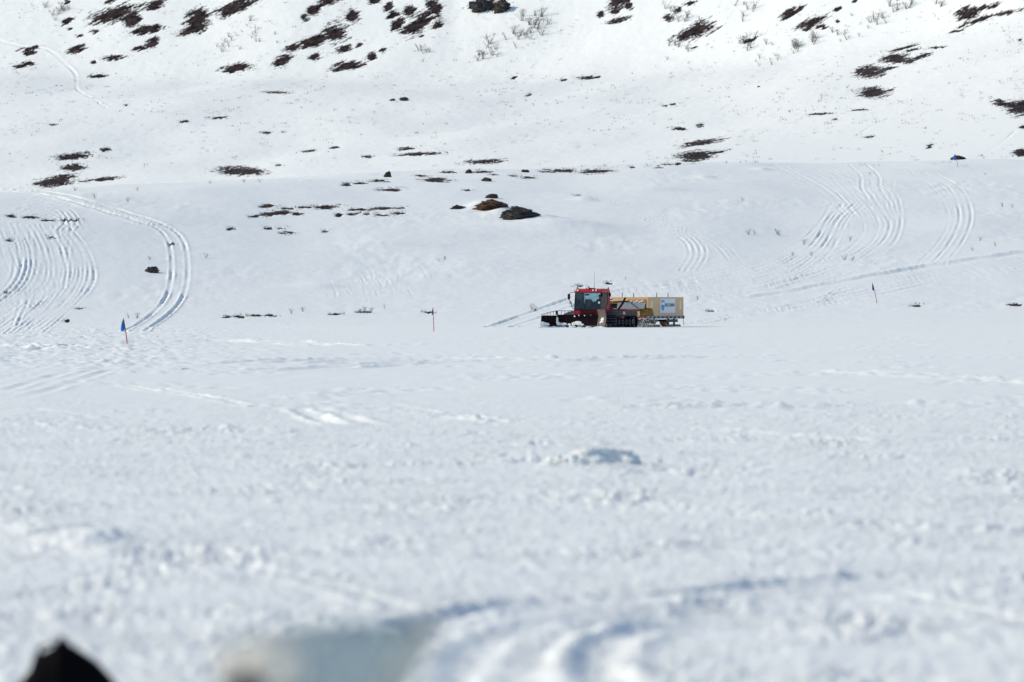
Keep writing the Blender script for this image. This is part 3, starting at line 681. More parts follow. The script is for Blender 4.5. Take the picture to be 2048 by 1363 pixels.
# tracks
def track_point(s):
    """stadium path of a track: returns (x, z, angle) for distance s along it"""
    xf, xr, rr, zc = 1.62, -1.58, .385, .41
    L = xf - xr; P = 2 * L + 2 * math.pi * rr; s %= P
    if s < L: return xr + s, zc - rr, 0.0
    s -= L
    if s < math.pi * rr: a = s / rr; return xf + rr * math.sin(a), zc - rr * math.cos(a), a
    s -= math.pi * rr
    if s < L: return xf - s, zc + rr, math.pi
    a = (s - L) / rr; return xr - rr * math.sin(a), zc + rr * math.cos(a), math.pi + a
TRACK_P = 2 * 3.2 + 2 * math.pi * .385
barm = MB().prism([(-.035, -.03), (.035, -.03), (.02, .045), (-.02, .045)], 'y', -.52, .52).mesh('crossbar', 'bar')
for s in (-1, 1):
    y0 = s * 1.56
    tr = MB()
    for yb in (-.4, -.13, .14, .4):
        n = 72; vs, fs = [], []
        for k in range(n):
            x, z, a = track_point(TRACK_P * k / n); nx, nz = math.sin(a), -math.cos(a)
            for dy in (-.1, .1):
                for t in (-.018, .01): vs.append((x + nx * t, y0 + yb + dy, z + nz * t))
        for k in range(n):
            a, b = 4 * k, 4 * ((k + 1) % n)
            fs += [(a, b, b + 2, a + 2), (a + 1, a + 3, b + 3, b + 1), (a, a + 1, b + 1, b), (a + 2, b + 2, b + 3, a + 3)]
        tr.add(vs, fs)
    tk = tr.build('track', 'rubber', g)
    for k in range(46):
        x, z, a = track_point(TRACK_P * k / 46)
        b = link('crossbar', barm, tk); b.location = (x + .04 * math.sin(a), y0, z - .04 * math.cos(a)); b.rotation_euler = (0, -a + math.pi, 0)
    for x, r_ in ((1.62, .33), (.98, .30), (.34, .30), (-.3, .30), (-.94, .30), (-1.58, .34)):
        zc = .41 if abs(x) > 1.5 else .36
        wm = MB()
        wm.tube([(x, y0 - .3, zc), (x, y0 - .2, zc)], r_, 20).tube([(x, y0 + .2, zc), (x, y0 + .3, zc)], r_, 20).tube([(x, y0 - .34, zc), (x, y0 + .34, zc)], .09, 10)
        wh = wm.build('wheel', 'rubber', tk)
        MB().tube([(x, y0 + s * .301, zc), (x, y0 + s * .33, zc)], r_ * .6, 14).build('rim', 'galv' if x < -1.5 else 'dark', wh)
    MB().box((-1.5, y0 - s * .5 - .06, .34), (1.5, y0 - s * .5 + .06, .52)).build('track_beam', 'dark', tk)
# front blade
def curved_panel(a, b, z0, z1, n=6, depth=.14, th=.05):
    """concave mouldboard between two plan points (x, y)"""
    a, b = Vector((*a, 0)), Vector((*b, 0)); d = (b - a).normalized(); nrm = Vector((d.y, -d.x, 0))
    if nrm.x < 0: nrm = -nrm
    m = MB(); vs, fs = [], []
    for i in range(n + 1):
        t = i / n; off = depth * (2 * t - 1) ** 2
        for p in (a, b):
            for k in (0, -th): vs.append(p + nrm * (off + k) + Vector((0, 0, z0 + (z1 - z0) * t)))
    for i in range(n):
        q = 4 * i; r_ = q + 4
        fs += [(q, q + 2, r_ + 2, r_), (q + 1, r_ + 1, r_ + 3, q + 3), (q, r_, r_ + 1, q + 1), (q + 2, q + 3, r_ + 3, r_ + 2)]
    fs += [(0, 1, 3, 2), (4 * n, 4 * n + 2, 4 * n + 3, 4 * n + 1)]
    return m.add(vs, fs)
LW, RW, LT, RT = (4.02, -1.62), (4.02, 1.55), (4.72, -2.62), (4.70, 2.5)
bl = curved_panel(LW, RW, .1, .92).build('blade', 'blade', g)
curved_panel(LT, (LW[0], LW[1] - .012), .1, .86).build('blade_wing', 'blade', bl)
rwing = curved_panel((RW[0], RW[1] + .012), RT, .12, 1.3, depth=.12).build('blade_wing', 'blade_sunlit', bl); rwing['label'] = 'right wing of the blade, coloured paler as if sunlit'
for a, b in ((LT, LW), (LW, RW), (RW, RT)):
    d = Vector((b[0] - a[0], b[1] - a[1], 0)).normalized(); e = d * .02
    MB().sheet((a[0] + .13 + e.x, a[1] + e.y, .04), (b[0] + .13 - e.x, b[1] - e.y, .04), (b[0] + .10 - e.x, b[1] - e.y, .14), (a[0] + .10 + e.x, a[1] + e.y, .14), .03).build('cutting_edge', 'dark', bl)
# spill guard: solid plate on the right half, open bars on the left
MB().sheet((4.16, .2, .925), (4.16, 1.54, .925), (4.10, 1.54, 1.3), (4.10, .2, 1.24), .015).build('spill_guard', 'mesh', bl)
fn = MB().tube([(4.15, .2, 1.2), (4.15, -1.62, 1.19)], .022, 6)
for k in range(7):
    y = .12 - .28 * k; fn.tube([(4.15, y, .92), (4.15, y, 1.19)], .018, 6)
fn.box((4.12, -1.72, .9), (4.18, -1.58, 1.21))
fn.tube([(4.16, -1.64, 1.19), (4.45, -2.05, 1.10), (4.82, -2.6, .92)], .02, 6)
for t in (.2, .4, .6, .8):
    x, y, z = 4.16 + .66 * t, -1.64 - .96 * t, 1.19 - .27 * t; fn.tube([(x, y, .85), (x, y, z)], .014, 6)
fn.build('guard_rail', 'black', bl)
for k, (x, y, z, sx, sy, sz) in enumerate([(4.80, -2.45, .26, .06, .26, .16), (4.6, -2.2, .22, .06, .2, .12), (4.13, -1.62, .45, .06, .09, .34), (4.12, -1.5, .25, .07, .16, .14), (4.13, -1.1, .22, .07, .26, .13), (4.13, -.65, .2, .07, .14, .10),
                                          (4.14, -.3, .25, .08, .16, .15), (4.13, .05, .3, .08, .28, .17), (4.13, .3, .2, .06, .18, .1), (4.42, 2.12, .5, .12, .24, .26), (4.3, 1.9, .36, .06, .1, .14), (4.12, .55, .85, .03, .06, .05), (4.12, .1, .88, .03, .08, .06), (4.12, 1.05, .9, .03, .08, .05), (4.12, -.25, .8, .03, .07, .06)]):
    c = link('snow_clump', lump_mesh('snow_clump', 'snow_lump', (sx, sy, sz * 2), 40 + k, 3, .6, 2, 0.0), bl); c.location = (x, y, z - sz)
    if y < -1.7: c.rotation_euler = (0, 0, R(35))
    if y > 1.7: c.rotation_euler = (0, 0, R(-36))
for k in range(16):
    t = k / 15; x, y = (LT[0] + (LW[0] - LT[0]) * t * 3, LT[1] + (LW[1] - LT[1]) * t * 3) if t < .33 else (LW[0], LW[1] + (RW[1] - LW[1]) * (t - .33) / .34) if t < .67 else (RW[0] + (RT[0] - RW[0]) * (t - .67) * 3, RW[1] + (RT[1] - RW[1]) * (t - .67) * 3)
    c = link('snow_clump', lump_mesh('snow_clump', 'snow_lump', (.22, .24, .07 + .07 * ((k * 7) % 5) / 4), 90 + k, 3, .6, 2, .4), bl); c.location = (x + .22, y, -.02)
for y in (-.7, .7):
    MB().tube([(1.9, y, .5), (3.0, y, .42), (3.98, y * .9, .45)], .08, 8).build('push_arm', 'dark', g)
    MB().tube([(2.3, y * .6, .85), (3.2, y * .6, .75), (3.98, y * .6, .72)], .05, 8).build('lift_ram', 'bar', g)
# raised tiller behind
tl = MB().tube([(-3.3, -2.1, 1.5), (-3.3, 2.1, 1.5)], .16, 12).build('tiller', 'dark', g)
MB().prism([(-3.6, 1.62), (-3.6, 1.9), (-3.45, 2.02), (-3.0, 2.02), (-2.95, 1.7)], 'y', .78, 2.1).build('tiller_cover', 'orange', tl, bevel=.03)
MB().prism([(-3.6, 1.62), (-3.6, 1.8), (-3.45, 1.86), (-3.0, 1.86), (-2.95, 1.7)], 'y', -2.1, .76).build('tiller_cover', 'ochre', tl, bevel=.03)
for k in range(28):
    y = .05 + .078 * k; zt = 1.80 if y > .8 else 1.84
    MB().sheet((-2.9, y, zt - .02), (-2.9, y + .07, zt - .02), (-2.7, y + .085, 1.34), (-2.7, y + .012, 1.34), .03).build('finisher_flap', 'flap', tl)
MB().prism([(1.55, .82), (2.62, .80), (2.45, 1.36), (1.75, 1.42), (1.5, 1.3)], 'x', -3.75, -3.5).build('end_plate', 'ochre', tl, bevel=.02)
MB().prism([(.4, 1.3), (1.5, 1.3), (1.5, 1.15), (.4, 1.1)], 'x', -3.7, -3.5).build('end_plate', 'ochre', tl, bevel=.02)
for k in range(9):
    c = link('snow_clump', lump_mesh('snow_clump', 'snow_lump', (.05, .10, .13), 70 + k, 2, .9, 2, 0.0), tl); c.location = (-2.93, .9 + .14 * k, 1.74 + .05 * (k % 3))
MB().tube([(-.2, .9, 1.82), (-1.6, .92, 1.86), (-3.2, .95, 1.86)], .055, 8).build('lift_boom', 'black', g)
MB().tube([(-.5, -.9, 1.8), (-1.6, -.92, 1.86), (-3.2, -.95, 1.86)], .055, 8).build('lift_boom', 'black', g)
MB().tube([(-1.0, .95, 1.3), (-1.75, .95, 1.75), (-2.2, .95, 2.12)], [.07, .085, .07], 8).build('lift_arm', 'black', g)
MB().tube([(-1.0, -.95, 1.3), (-1.75, -.95, 1.75), (-2.2, -.95, 2.12)], [.07, .085, .07], 8).build('lift_arm', 'black', g)
MB().tube([(-1.8, 0, .7), (-2.6, 0, 1.0), (-3.3, 0, 1.45)], .10, 8).build('tiller_arm', 'dark', g)

# driver, seated behind the windscreen on the near side
def driver():
    bx, by, bz = 1.38, .5, 1.5
    J = {'pelvis': (0, 0, .06), 'belly': (-.02, 0, .2), 'chest': (-.04, 0, .38), 'neck': (-.03, 0, .54), 'head0': (-.01, 0, .60),
         'shl': (-.03, .19, .47), 'ell': (.12, .24, .24), 'wrl': (.36, .17, .25), 'hal': (.44, .14, .27), 'shr': (-.03, -.19, .47), 'elr': (.12, -.24, .24), 'wrr': (.36, -.17, .25), 'har': (.44, -.14, .27),
         'hil': (.04, .1, .05), 'knl': (.44, .13, .07), 'anl': (.52, .13, -.16), 'hir': (.04, -.1, .05), 'knr': (.44, -.13, .07), 'anr': (.52, -.13, -.16)}
    rad = {'pelvis': .15, 'belly': .14, 'chest': .16, 'neck': .06, 'head0': .06, 'sh': .075, 'el': .055, 'wr': .04, 'ha': .045, 'hi': .09, 'kn': .07, 'an': .05}
    E = [('pelvis', 'belly'), ('belly', 'chest'), ('chest', 'neck'), ('neck', 'head0'), ('chest', 'shl'), ('shl', 'ell'), ('ell', 'wrl'), ('wrl', 'hal'), ('chest', 'shr'), ('shr', 'elr'), ('elr', 'wrr'), ('wrr', 'har'),
         ('pelvis', 'hil'), ('hil', 'knl'), ('knl', 'anl'), ('pelvis', 'hir'), ('hir', 'knr'), ('knr', 'anr')]
    names = list(J); me = bpy.data.meshes.new('body')
    me.from_pydata([J[k] for k in names], [(names.index(a), names.index(b)) for a, b in E], [])
    root = thing('person', 'driver in dark clothes seated at the wheel inside the red cab', 'person',
                 groomer.matrix_basis @ Vector((bx, by, bz)), HEAD)
    o = link('body', me, root)
    sk = o.modifiers.new('skin', 'SKIN'); sb = o.modifiers.new('sub', 'SUBSURF'); sb.levels = sb.render_levels = 2
    for i, k in enumerate(names):
        r_ = rad.get(k, rad.get(k[:2], .06)); o.data.skin_vertices[0].data[i].radius = (r_, r_)
    o.data.skin_vertices[0].data[0].use_root = True; me.materials.append(M['cloth'])
    bm = bmesh.new(); bmesh.ops.create_uvsphere(bm, u_segments=20, v_segments=14, radius=1)
    for v in bm.verts:
        x, y, z = v.co; w = 1 - .22 * max(0, -z)
        v.co = Vector((x * .10 * w + (.018 if x > .6 and -.35 < z < .1 and abs(y) < .3 else 0), y * .08 * w, z * .125))
    hm = bpy.data.meshes.new('head'); bm.to_mesh(hm); bm.free(); hm.materials.append(M['skin'])
    for p_ in hm.polygons: p_.use_smooth = True
    h = link('head', hm, root); h.location = (.01, 0, .72)
    hr = MB()
    vs, fs = [], []
    for i in range(7):
        a = i / 6 * R(100)
        for k in range(16):
            q = 2 * math.pi * k / 16; vs.append((.11 * math.sin(a) * math.cos(q) - .012, .09 * math.sin(a) * math.sin(q), .135 * math.cos(a) + .005 + (.05 if math.cos(q) > .3 and i > 4 else 0)))
    for i in range(6):
        for k in range(16): fs.append((i * 16 + k, i * 16 + (k + 1) % 16, (i + 1) * 16 + (k + 1) % 16, (i + 1) * 16 + k))
    hr.add(vs, fs).build('hair', 'hair', h, smooth=True)
driver()

# ------------------------------------------------------------------ the sled trailer (same local frame, origin between its runners)
TXC = -8.15
tc_ = groomer.matrix_basis @ Vector((TXC, 0, 0))
trailer = thing('sled_trailer', 'plywood box sled on wooden runners towed behind the red groomer', 'sled', (tc_.x, tc_.y, ground_z(tc_.x, tc_.y) + .0), HEAD)
t_ = trailer
X0, X1, W = 3.0, -3.6, 1.45          # front, rear, half width
zb, zt = .84, 2.2
seam = X0 - 2.35
for s in (-1, 1):
    for a, b in ((X0, seam), (seam - .012, X1)):
        MB().box((b, s * W - .02, zb), (a, s * W + .02, zt)).build('side_panel', 'ply', t_)
MB().box((X0 - .045, -W + .025, zb), (X0 - .005, -.006, zt)).build('front_panel', 'ply', t_)
MB().box((X0 - .045, .006, zb), (X0 - .005, W - .025, zt)).build('front_panel', 'ply', t_)
MB().box((X1 + .005, -W + .025, zb), (X1 + .045, W - .025, zt)).build('rear_panel', 'ply', t_)
MB().box((X1 + .05, -W + .03, zb), (X0 - .05, W - .03, zb + .03)).build('floor_panel', 'ply', t_)
for s in (-1, 1):
    for x in (1.2, -.9):
        MB().tube([(x, s * (W - .06), zb + .03), (x, s * (W - .06), 2.52)], .03, 6).build('stake', 'dark', t_)
    bm_ = MB().box((X1 - .12, s * W - .05, .60), (X0 + .02, s * W + .06, .835)).build('side_beam', 'galv', t_, bevel=.01)
    for k in range(9):
        x = X0 - .35 - .76 * k
        MB().tube([(x, s * (W + .061), .70), (x, s * (W + .10), .70)], .075, 8).build('bracket', 'black', bm_)
MB().box((X0 - .1, -W + .05, .62), (X0 - .02, W - .05, .80)).build('front_beam', 'dull_red', t_)
MB().box((X1 - .02, -W + .05, .62), (X1 + .06, W - .05, .80)).build('rear_beam', 'galv', t_)
for x in (X0 - .75, X1 + .55):
    MB().box((x - .04, W + .022, 1.28), (x + .16, W + .028, 1.9)).build('reflector_strip', 'white', t_)
bn = MB().box((-2.05, W + .022, 1.03), (.72, W + .028, 2.09)).build('banner', 'white', t_); bn['label'] = 'white banner with blue shield and municipality name'
def flat(poly, y, name, mat):
    MB().prism(poly, 'y', y, y + .003).build(name, mat, bn)
sx = .28                                # shield centre
sh = [(sx + .3, 1.97), (sx + .3, 1.45), (sx + .2, 1.27), (sx, 1.15), (sx - .2, 1.27), (sx - .3, 1.45), (sx - .3, 1.97)]
flat(sh, W + .030, 'shield', 'cyan')
flat([(sx + .3, 1.62), (sx + .3, 1.72), (sx + .17, 1.86), (sx + .09, 1.77), (sx, 1.92), (sx - .09, 1.77), (sx - .17, 1.86), (sx - .3, 1.72), (sx - .3, 1.62)], W + .034, 'mountain_emblem', 'white')
cu = bpy.data.curves.new('txt', 'FONT'); cu.body = 'BERGS KOMMUN'; cu.align_x = 'LEFT'; cu.size = .33; cu.extrude = .002; cu.offset = .008
tmp = bpy.data.objects.new('tmp', cu); COL.objects.link(tmp); bpy.context.view_layer.update()
tm = bpy.data.meshes.new_from_object(tmp.evaluated_get(bpy.context.evaluated_depsgraph_get())); bpy.data.objects.remove(tmp)
wid = max(v.co.x for v in tm.vertices)
tm.materials.clear(); tm.materials.append(M['navy'])
lt = link('lettering', tm, bn); lt.matrix_local = Matrix(((-1, 0, 0, -.12), (0, 0, 1, W + .032), (0, 1, 0, 1.50), (0, 0, 0, 1))) @ Matrix.Diagonal((1.8 / wid, 1.0, 1.0, 1.0))
# undercarriage: two bogies with wooden runners
for x in (1.6, -2.2):
    bo = MB().box((x - 1.1, -1.15, .34), (x + 1.1, -1.0, .56)).box((x - 1.1, 1.0, .34), (x + 1.1, 1.15, .56)).box((x - .12, -1.0, .38), (x + .12, 1.0, .54)).build('bogie', 'dark', t_, bevel=.01)
    for s in (-1, 1):
        for dx in (-.55, .55):
            MB().box((x + dx - .06, s * 1.075 - .06, .56), (x + dx + .06, s * 1.075 + .06, .60)).build('spacer', 'dark', bo)
            MB().prism([(x + dx - .14, .10), (x + dx + .14, .10), (x + dx + .06, .34), (x + dx - .06, .34)], 'y', s * 1.075 - .05, s * 1.075 + .05).build('leg', 'dark', bo)
        pr = [(x - 1.35, .02), (x + 1.2, .02), (x + 1.5, .12), (x + 1.68, .34), (x + 1.6, .38), (x + 1.38, .24), (x + 1.1, .17), (x - 1.2, .17), (x - 1.35, .12)]
        MB().prism(pr, 'y', s * 1.075 - .2, s * 1.075 + .2).build('runner', 'wood', bo)
    for y in (-.45, .45):
        MB().box((x - .5, y - .1, .22), (x + .5, y + .1, .42)).build('cross_timber', 'wood', bo)
MB().tube([(X0, -.6, .66), (X0 + .9, 0, .55), (X0 + 2.9, 0, .55)], .05, 8).tube([(X0, .6, .66), (X0 + .9, .02, .55)], .05, 8).build('drawbar', 'dull_red', t_)
MB().tube([(X1 - .02, W + .02, .6), (X1 + .04, W + .02, .12)], .018, 6).build('support_rod', 'black', t_)

# snow thrown up behind the groomer
sp_ = MB(); r_ = random.Random(9)
for k in range(650):
    X = r_.uniform(-4.6, -2.1); Y = r_.uniform(.2, 2.7); Z = abs(r_.gauss(0, .5)) + .02
    if Z > 1.5: continue
    s = r_.uniform(.015, .055); p = groomer.matrix_basis @ Vector((X, Y, Z)); q = [Vector((r_.uniform(-1, 1), r_.uniform(-1, 1), r_.uniform(-1, 1))).normalized() * s for _ in range(4)]
    sp_.add([p + v for v in q], [(0, 1, 2), (0, 3, 1), (1, 3, 2), (2, 3, 0)])
so = sp_.build('snow_spray', 'snow_lump'); tag(so, 'loose snow crumbs thrown up behind the groomer tracks', 'snow spray'); so['kind'] = 'stuff'

# ------------------------------------------------------------------ marker flags
def marker_flag(base, top, label, mat, y0, y1, wpx, bulge):
    p = place(*base); k = p.y / F_PX
    lean = (top[0] - base[0]) * k; h = (base[1] - top[1]) * k
    rt = thing('marker_flag', label, 'flag', p, 0, 'bamboo marker flags on the course')
    MB().tube([(0, 0, -.25), (lean * .5, .0, h * .5), (lean, 0, h)], [.028, .026, .02], 6).build('pole', 'pole', rt)
    za, zb_ = (base[1] - y1) * k, (base[1] - y0) * k
    xa, xb = lean * za / h, lean * zb_ / h
    vs, fs = [], []
    n = 6
    for i in range(n + 1):                # hanging pennant: widest low down, gathered at the top
        t = i / n; z = zb_ + (za - zb_) * t; x = xb + (xa - xb) * t
        w = wpx * k * (.25 + .75 * min(1, t * 1.35)) if t < .85 else wpx * k * .55
        for j in range(5):
            q = j / 4; vs.append((x - w * q - .02, .05 * math.sin(q * 5 + t * 3) * bulge - .03, z - .10 * q * bulge))
    for i in range(n):
        for j in range(4): a = i * 5 + j; fs.append((a, a + 1, a + 6, a + 5))
    m = MB().add(vs, fs); o = m.build('pennant', mat, rt, smooth=True)
    sol = o.modifiers.new('thick', 'SOLIDIFY'); sol.thickness = .006
    return rt
marker_flag((256, 688), (247, 635), 'bright blue pennant on red pole standing on the flat at left', 'pennant', 637, 657, 8, 1)
marker_flag((868, 663), (866, 615), 'thin red pole with small furled flag on the flat left of the groomer', 'pennant_dark', 617, 629, 2.4, .5)
marker_flag((1755, 607), (1745, 566), 'leaning red pole with furled navy pennant right of the plywood sled', 'pennant_dark', 568, 581, 3.2, .5)
marker_flag((1917, 335), (1910, 309), 'blue pennant on red pole at the hill crest beside a dark boulder', 'pennant', 309, 320, 6, .7)

# ------------------------------------------------------------------ boulders: px, py of base, half width px, height px, colour, label
BOULD = [
 (986, 424, 33, 20, 'rock_brown', 'rusty brown boulder with flat top, left of the big dark boulder', 3, .9),
 (1041, 443, 42, 25, 'rock', 'largest dark boulder on the hillside, half buried in snow', 5, .8),
 (985, 397, 14, 9, 'rock', 'low dark rock just above the two large boulders', 8, .8),
 (914, 419, 13, 9, 'rock', 'small dark rock left of the rusty boulder', 9, .8),
 (973, 363, 11, 8, 'rock', 'dome-shaped dark rock below the crest in the middle', 11, 1.0),
 (775, 355, 8, 13, 'rock', 'upright blocky boulder standing on the crest line', 12, 1.0),
 (938, 347, 10, 9, 'rock', 'knobbly dark boulder on the crest above the dome-shaped rock', 14, 1.0),
 (1052, 345, 9, 6, 'rock', 'flat dark rock on the crest right of the knobbly boulder', 15, 1.0),
 (1915, 320, 13, 9, 'rock', 'dark boulder on the crest behind the blue pennant at right', 17, 1.0),
 (303, 545, 14, 12, 'rock', 'lone dark rock on the bank beside the curved double track', 19, 1.0),
 (694, 372, 7, 5, 'rock', 'small rock among heath patches left of the upright boulder', 20, 1.0),
 (785, 202, 6, 5, 'rock', 'smaller of two paired rocks on the far snow bench', 21, 1.0),
 (808, 201, 10, 7, 'rock', 'larger of two paired rocks on the far snow bench', 22, 1.0),
 (1356, 329, 6, 4, 'rock', 'small brown rock on the crest above the groomer', 24, 1.0),
 (1517, 175, 3, 3, 'rock', 'single tiny dark stone on the open far slope', 25, 1.0),
 (966, 20, 24, 26, 'rock', 'left part of the dark rock outcrop at the top edge', 27, .7),
 (1004, 22, 24, 26, 'rock', 'right part of the dark rock outcrop at the top edge', 28, .7),
 (744, 118, 7, 9, 'rock', 'isolated dark rock right of the heath bands on the slope', 30, .8),
 (1676, 45, 4, 5, 'rock', 'isolated dark rock high on the right of the slope', 31, .8),
 (188, 128, 5, 5, 'rock', 'isolated dark rock low on the left of the slope', 32, .8),
]
for px, py, hw, hp, mt, lab, sd_, asp in BOULD:
    p = place(px, py); k = p.y / F_PX
    o = link('boulder', lump_mesh('boulder', mt, (hw * k * 1.08, hw * k * asp, hp * k), sd_, 4, .5, 13, .45)); o.location = p; tag(o, lab, 'rock')

# ------------------------------------------------------------------ leafless bushes
def bush_mesh(seed, stems=12, tw=4):
    r = random.Random(seed); m = MB()
    for _ in range(stems):
        a = r.uniform(0, 6.28); sp = r.uniform(.15, .75); h = r.uniform(.55, 1.0)
        b = Vector((r.uniform(-.12, .12), r.uniform(-.12, .12), -.05)); mid = b + Vector((math.cos(a) * sp * .35, math.sin(a) * sp * .35, h * .5)); tip = b + Vector((math.cos(a) * sp, math.sin(a) * sp, h))
        m.tube([b, mid, tip], [.013, .009, .004], 3, False)
        for _ in range(tw):
            t = r.uniform(.35, .95); s0 = mid.lerp(tip, t) if t > .5 else b.lerp(mid, t * 2)
            q = r.uniform(0, 6.28); l_ = r.uniform(.12, .32)
            m.tube([s0, s0 + Vector((math.cos(q) * l_ * .7, math.sin(q) * l_ * .7, l_ * .8))], [.007, .003], 3, False)
    return m.mesh('bush', 'twig')
BM = [bush_mesh(100 + k, 9 + 2 * (k % 4), 4 + k % 3) for k in range(6)]
CL = [  # centre px, py, spread px, count, height m, phrase
 (1070, 52, 26, 14, 2.6, 'leafless birch bush on the open snow right of the rock outcrop'),
 (1035, 78, 22, 9, 2.0, 'low leafless bush below the birches right of the rock outcrop'),
 (975, 112, 20, 9, 2.4, 'leafless bush in the clump below the rock outcrop'),
 (855, 115, 16, 6, 1.7, 'leafless bush on the slope right of the heath bands'),
 (1350, 33, 24, 12, 2.0, 'leafless bush left above the slanting dark heath strip'),
 (1360, 85, 34, 12, 1.5, 'leafless bush just below the slanting dark heath strip'),
 (1490, 22, 20, 7, 1.9, 'leafless bush on the upper slope right of the heath strip'),
 (1500, 85, 22, 10, 1.6, 'leafless bush on the slope halfway between the dark heath strips'),
 (1590, 95, 12, 7, 2.3, 'upright leafless bush at the foot of the right slope'),
 (1625, 86, 10, 5, 1.9, 'upright leafless bush at the end of the bush row'),
 (1540, 112, 26, 8, 1.3, 'small leafless bush at the left end of the bush row'),
 (1690, 68, 26, 8, 1.4, 'small leafless bush in the row climbing the right slope'),
 (1755, 45, 24, 8, 1.6, 'leafless bush high in the row climbing the right slope'),
 (1800, 14, 22, 9, 2.2, 'leafless bush at the top edge right of centre'),
 (1870, 8, 18, 6, 1.9, 'leafless bush at the top edge near the right heath patch'),
 (520, 65, 40, 14, 1.5, 'small leafless bush between the two heath bands at left'),
 (450, 90, 24, 8, 1.6, 'small leafless bush below the left heath band'),
 (120, 28, 24, 10, 1.8, 'small leafless bush at the upper left of the slope'),
 (880, 48, 14, 6, 1.6, 'leafless bush beside the tall dark heath strip'),
]
rb = random.Random(77)
for cx, cy, spd, cnt, hh, lab in CL:
    for k in range(cnt):
        px, py = cx + rb.gauss(0, spd * .6), max(-6, cy + rb.gauss(0, spd * .45))
        if px < 0 or px > 2048: continue
        p = place(px, py); o = link('dwarf_birch', BM[rb.randrange(6)]); o.location = p
        s = hh * .72 * rb.uniform(.5, 1.15); o.scale = (s, s, s); o.rotation_euler = (0, 0, rb.uniform(0, 6.28))
        tag(o, lab, 'bush', lab.replace('leafless bush', 'bushes').replace('leafless birch bush', 'birches')[:60])
NEARB = [(1497, 470, .9), (1510, 470, .8), (1555, 470, 1.0), (1560, 472, .8), (1608, 490, .9), (1485, 402, .7), (1700, 482, .7), (1585, 512, .6), (1622, 512, .7), (1690, 520, .9), (1705, 522, .8), (1990, 493, .8), (1960, 482, .7), (1945, 502, .6),
         (2005, 414, .7), (2025, 416, .6), (730, 626, .9), (742, 626, .8), (722, 627, .6), (583, 628, .8), (606, 624, .7), (770, 617, .6), (877, 523, .6), (890, 520, .6), (412, 517, .8), (190, 397, .9), (255, 404, .8), (150, 382, .8), (275, 382, .7), (420, 368, .7), (520, 365, .7), (488, 365, .6), (258, 637, .7), (275, 637, .8), (1063, 620, .9), (1070, 621, .7), (1250, 560, .5), (300, 520, .6), (1395, 600, .6), (1740, 350, .5), (1970, 350, .5)]
for px, py, hh in NEARB:
    p = place(px, py); o = link('heath_sprig', BM[rb.randrange(6)]); o.location = p; s = hh * .6
    o.scale = (s, s, s); o.rotation_euler = (0, 0, rb.uniform(0, 6.28))
    side = 'left bank' if px < 460 else 'flat edge left of the groomer' if px < 900 else 'slope around the groomer' if px < 1420 else 'tracked slope at right'
    tag(o, 'tiny bare twigs poking through the snow on the ' + side, 'twigs', 'sprigs on the ' + side)
# fine heather stubble: uncountable
st = MB(); rs = random.Random(31)
def stub(p, h):
    for _ in range(rs.randint(3, 6)):
        a = rs.uniform(0, 6.28); w = rs.uniform(.006, .016) * (1 + p.y / 900); b = p + Vector((rs.uniform(-.35, .35), rs.uniform(-.35, .35), -.04))
        t = b + Vector((math.cos(a) * h * .5, math.sin(a) * h * .5, h * rs.uniform(.5, 1.1)))
        st.add([b + Vector((-w, 0, 0)), b + Vector((w, 0, 0)), t, b + Vector((0, w, 0))], [(0, 1, 2), (1, 3, 2), (3, 0, 2)])
cnt = 0
while cnt < 2400:
    px, py = rs.uniform(-20, 2068), rs.uniform(-5, 335)
    dn = float(gnoise(np.array([px / 90]), np.array([py / 22]), 3)[0]); band = 1.0 if 150 < py < 250 else .55
    if rs.random() > (.12 + max(0, dn) * 2.2) * band or (1180 < px < 1330 and py < 130): continue
    stub(place(px, py), rs.uniform(.12, .45)); cnt += 1
for cx, cy, rx, ry, an in FAR_BARE + HILL_BARE:
    for _ in range(int(6 + rx * .5)):
        q = rs.uniform(0, 6.28); rr = rs.uniform(.6, 1.5); px, py = cx + rx * rr * math.cos(q), cy + (ry + 1.2) * rr * math.sin(q) - rx * rr * math.cos(q) * math.tan(R(an))
        if -20 < px < 2068: stub(place(px, max(py, -8)), rs.uniform(.08, .3))
stub_o = st.build('heather_stubble', 'twig'); tag(stub_o, 'sparse dark heather stubble sticking out of the snow', 'heather'); stub_o['kind'] = 'stuff'

# ------------------------------------------------------------------ foreground
p = place(1185, 932)
bm = bmesh.new(); bmesh.ops.create_icosphere(bm, subdivisions=5, radius=1.0)
fn_ = Vector((.42, -.9, .12)).normalized()
for v in bm.verts:
    c = v.co.copy(); n1_ = float(fbm(np.array([c.x * 2 + c.z]), np.array([c.y * 2 - c.z]), 4, 53, .65)[0]); n2_ = float(fbm(np.array([c.x * 7 + 2 * c.z]), np.array([c.y * 7 - 3 * c.z]), 2, 54, .6)[0])
    n3_ = float(fbm(np.array([c.x * 16 - c.z * 9]), np.array([c.y * 16 + c.z * 11]), 2, 57, .6)[0])
    c *= 1 + .34 * n1_ + .24 * n2_ + .10 * n3_
    k = c.dot(fn_) - .22 - .25 * n1_
    if k > 0: c -= fn_ * k * .7
    x = c.x * .62; h = .2 * (1 if c.x > -.1 else max(.3, 1 + .75 * (c.x + .1)))
    v.co = Vector((x, c.y * .55, c.z * h - .05))
me = bpy.data.meshes.new('snow_mound'); bm.to_mesh(me); bm.free(); me.materials.append(M['snow_lump'])
for f in me.polygons: f.use_smooth = True
o = link('snow_mound', me); o.location = p
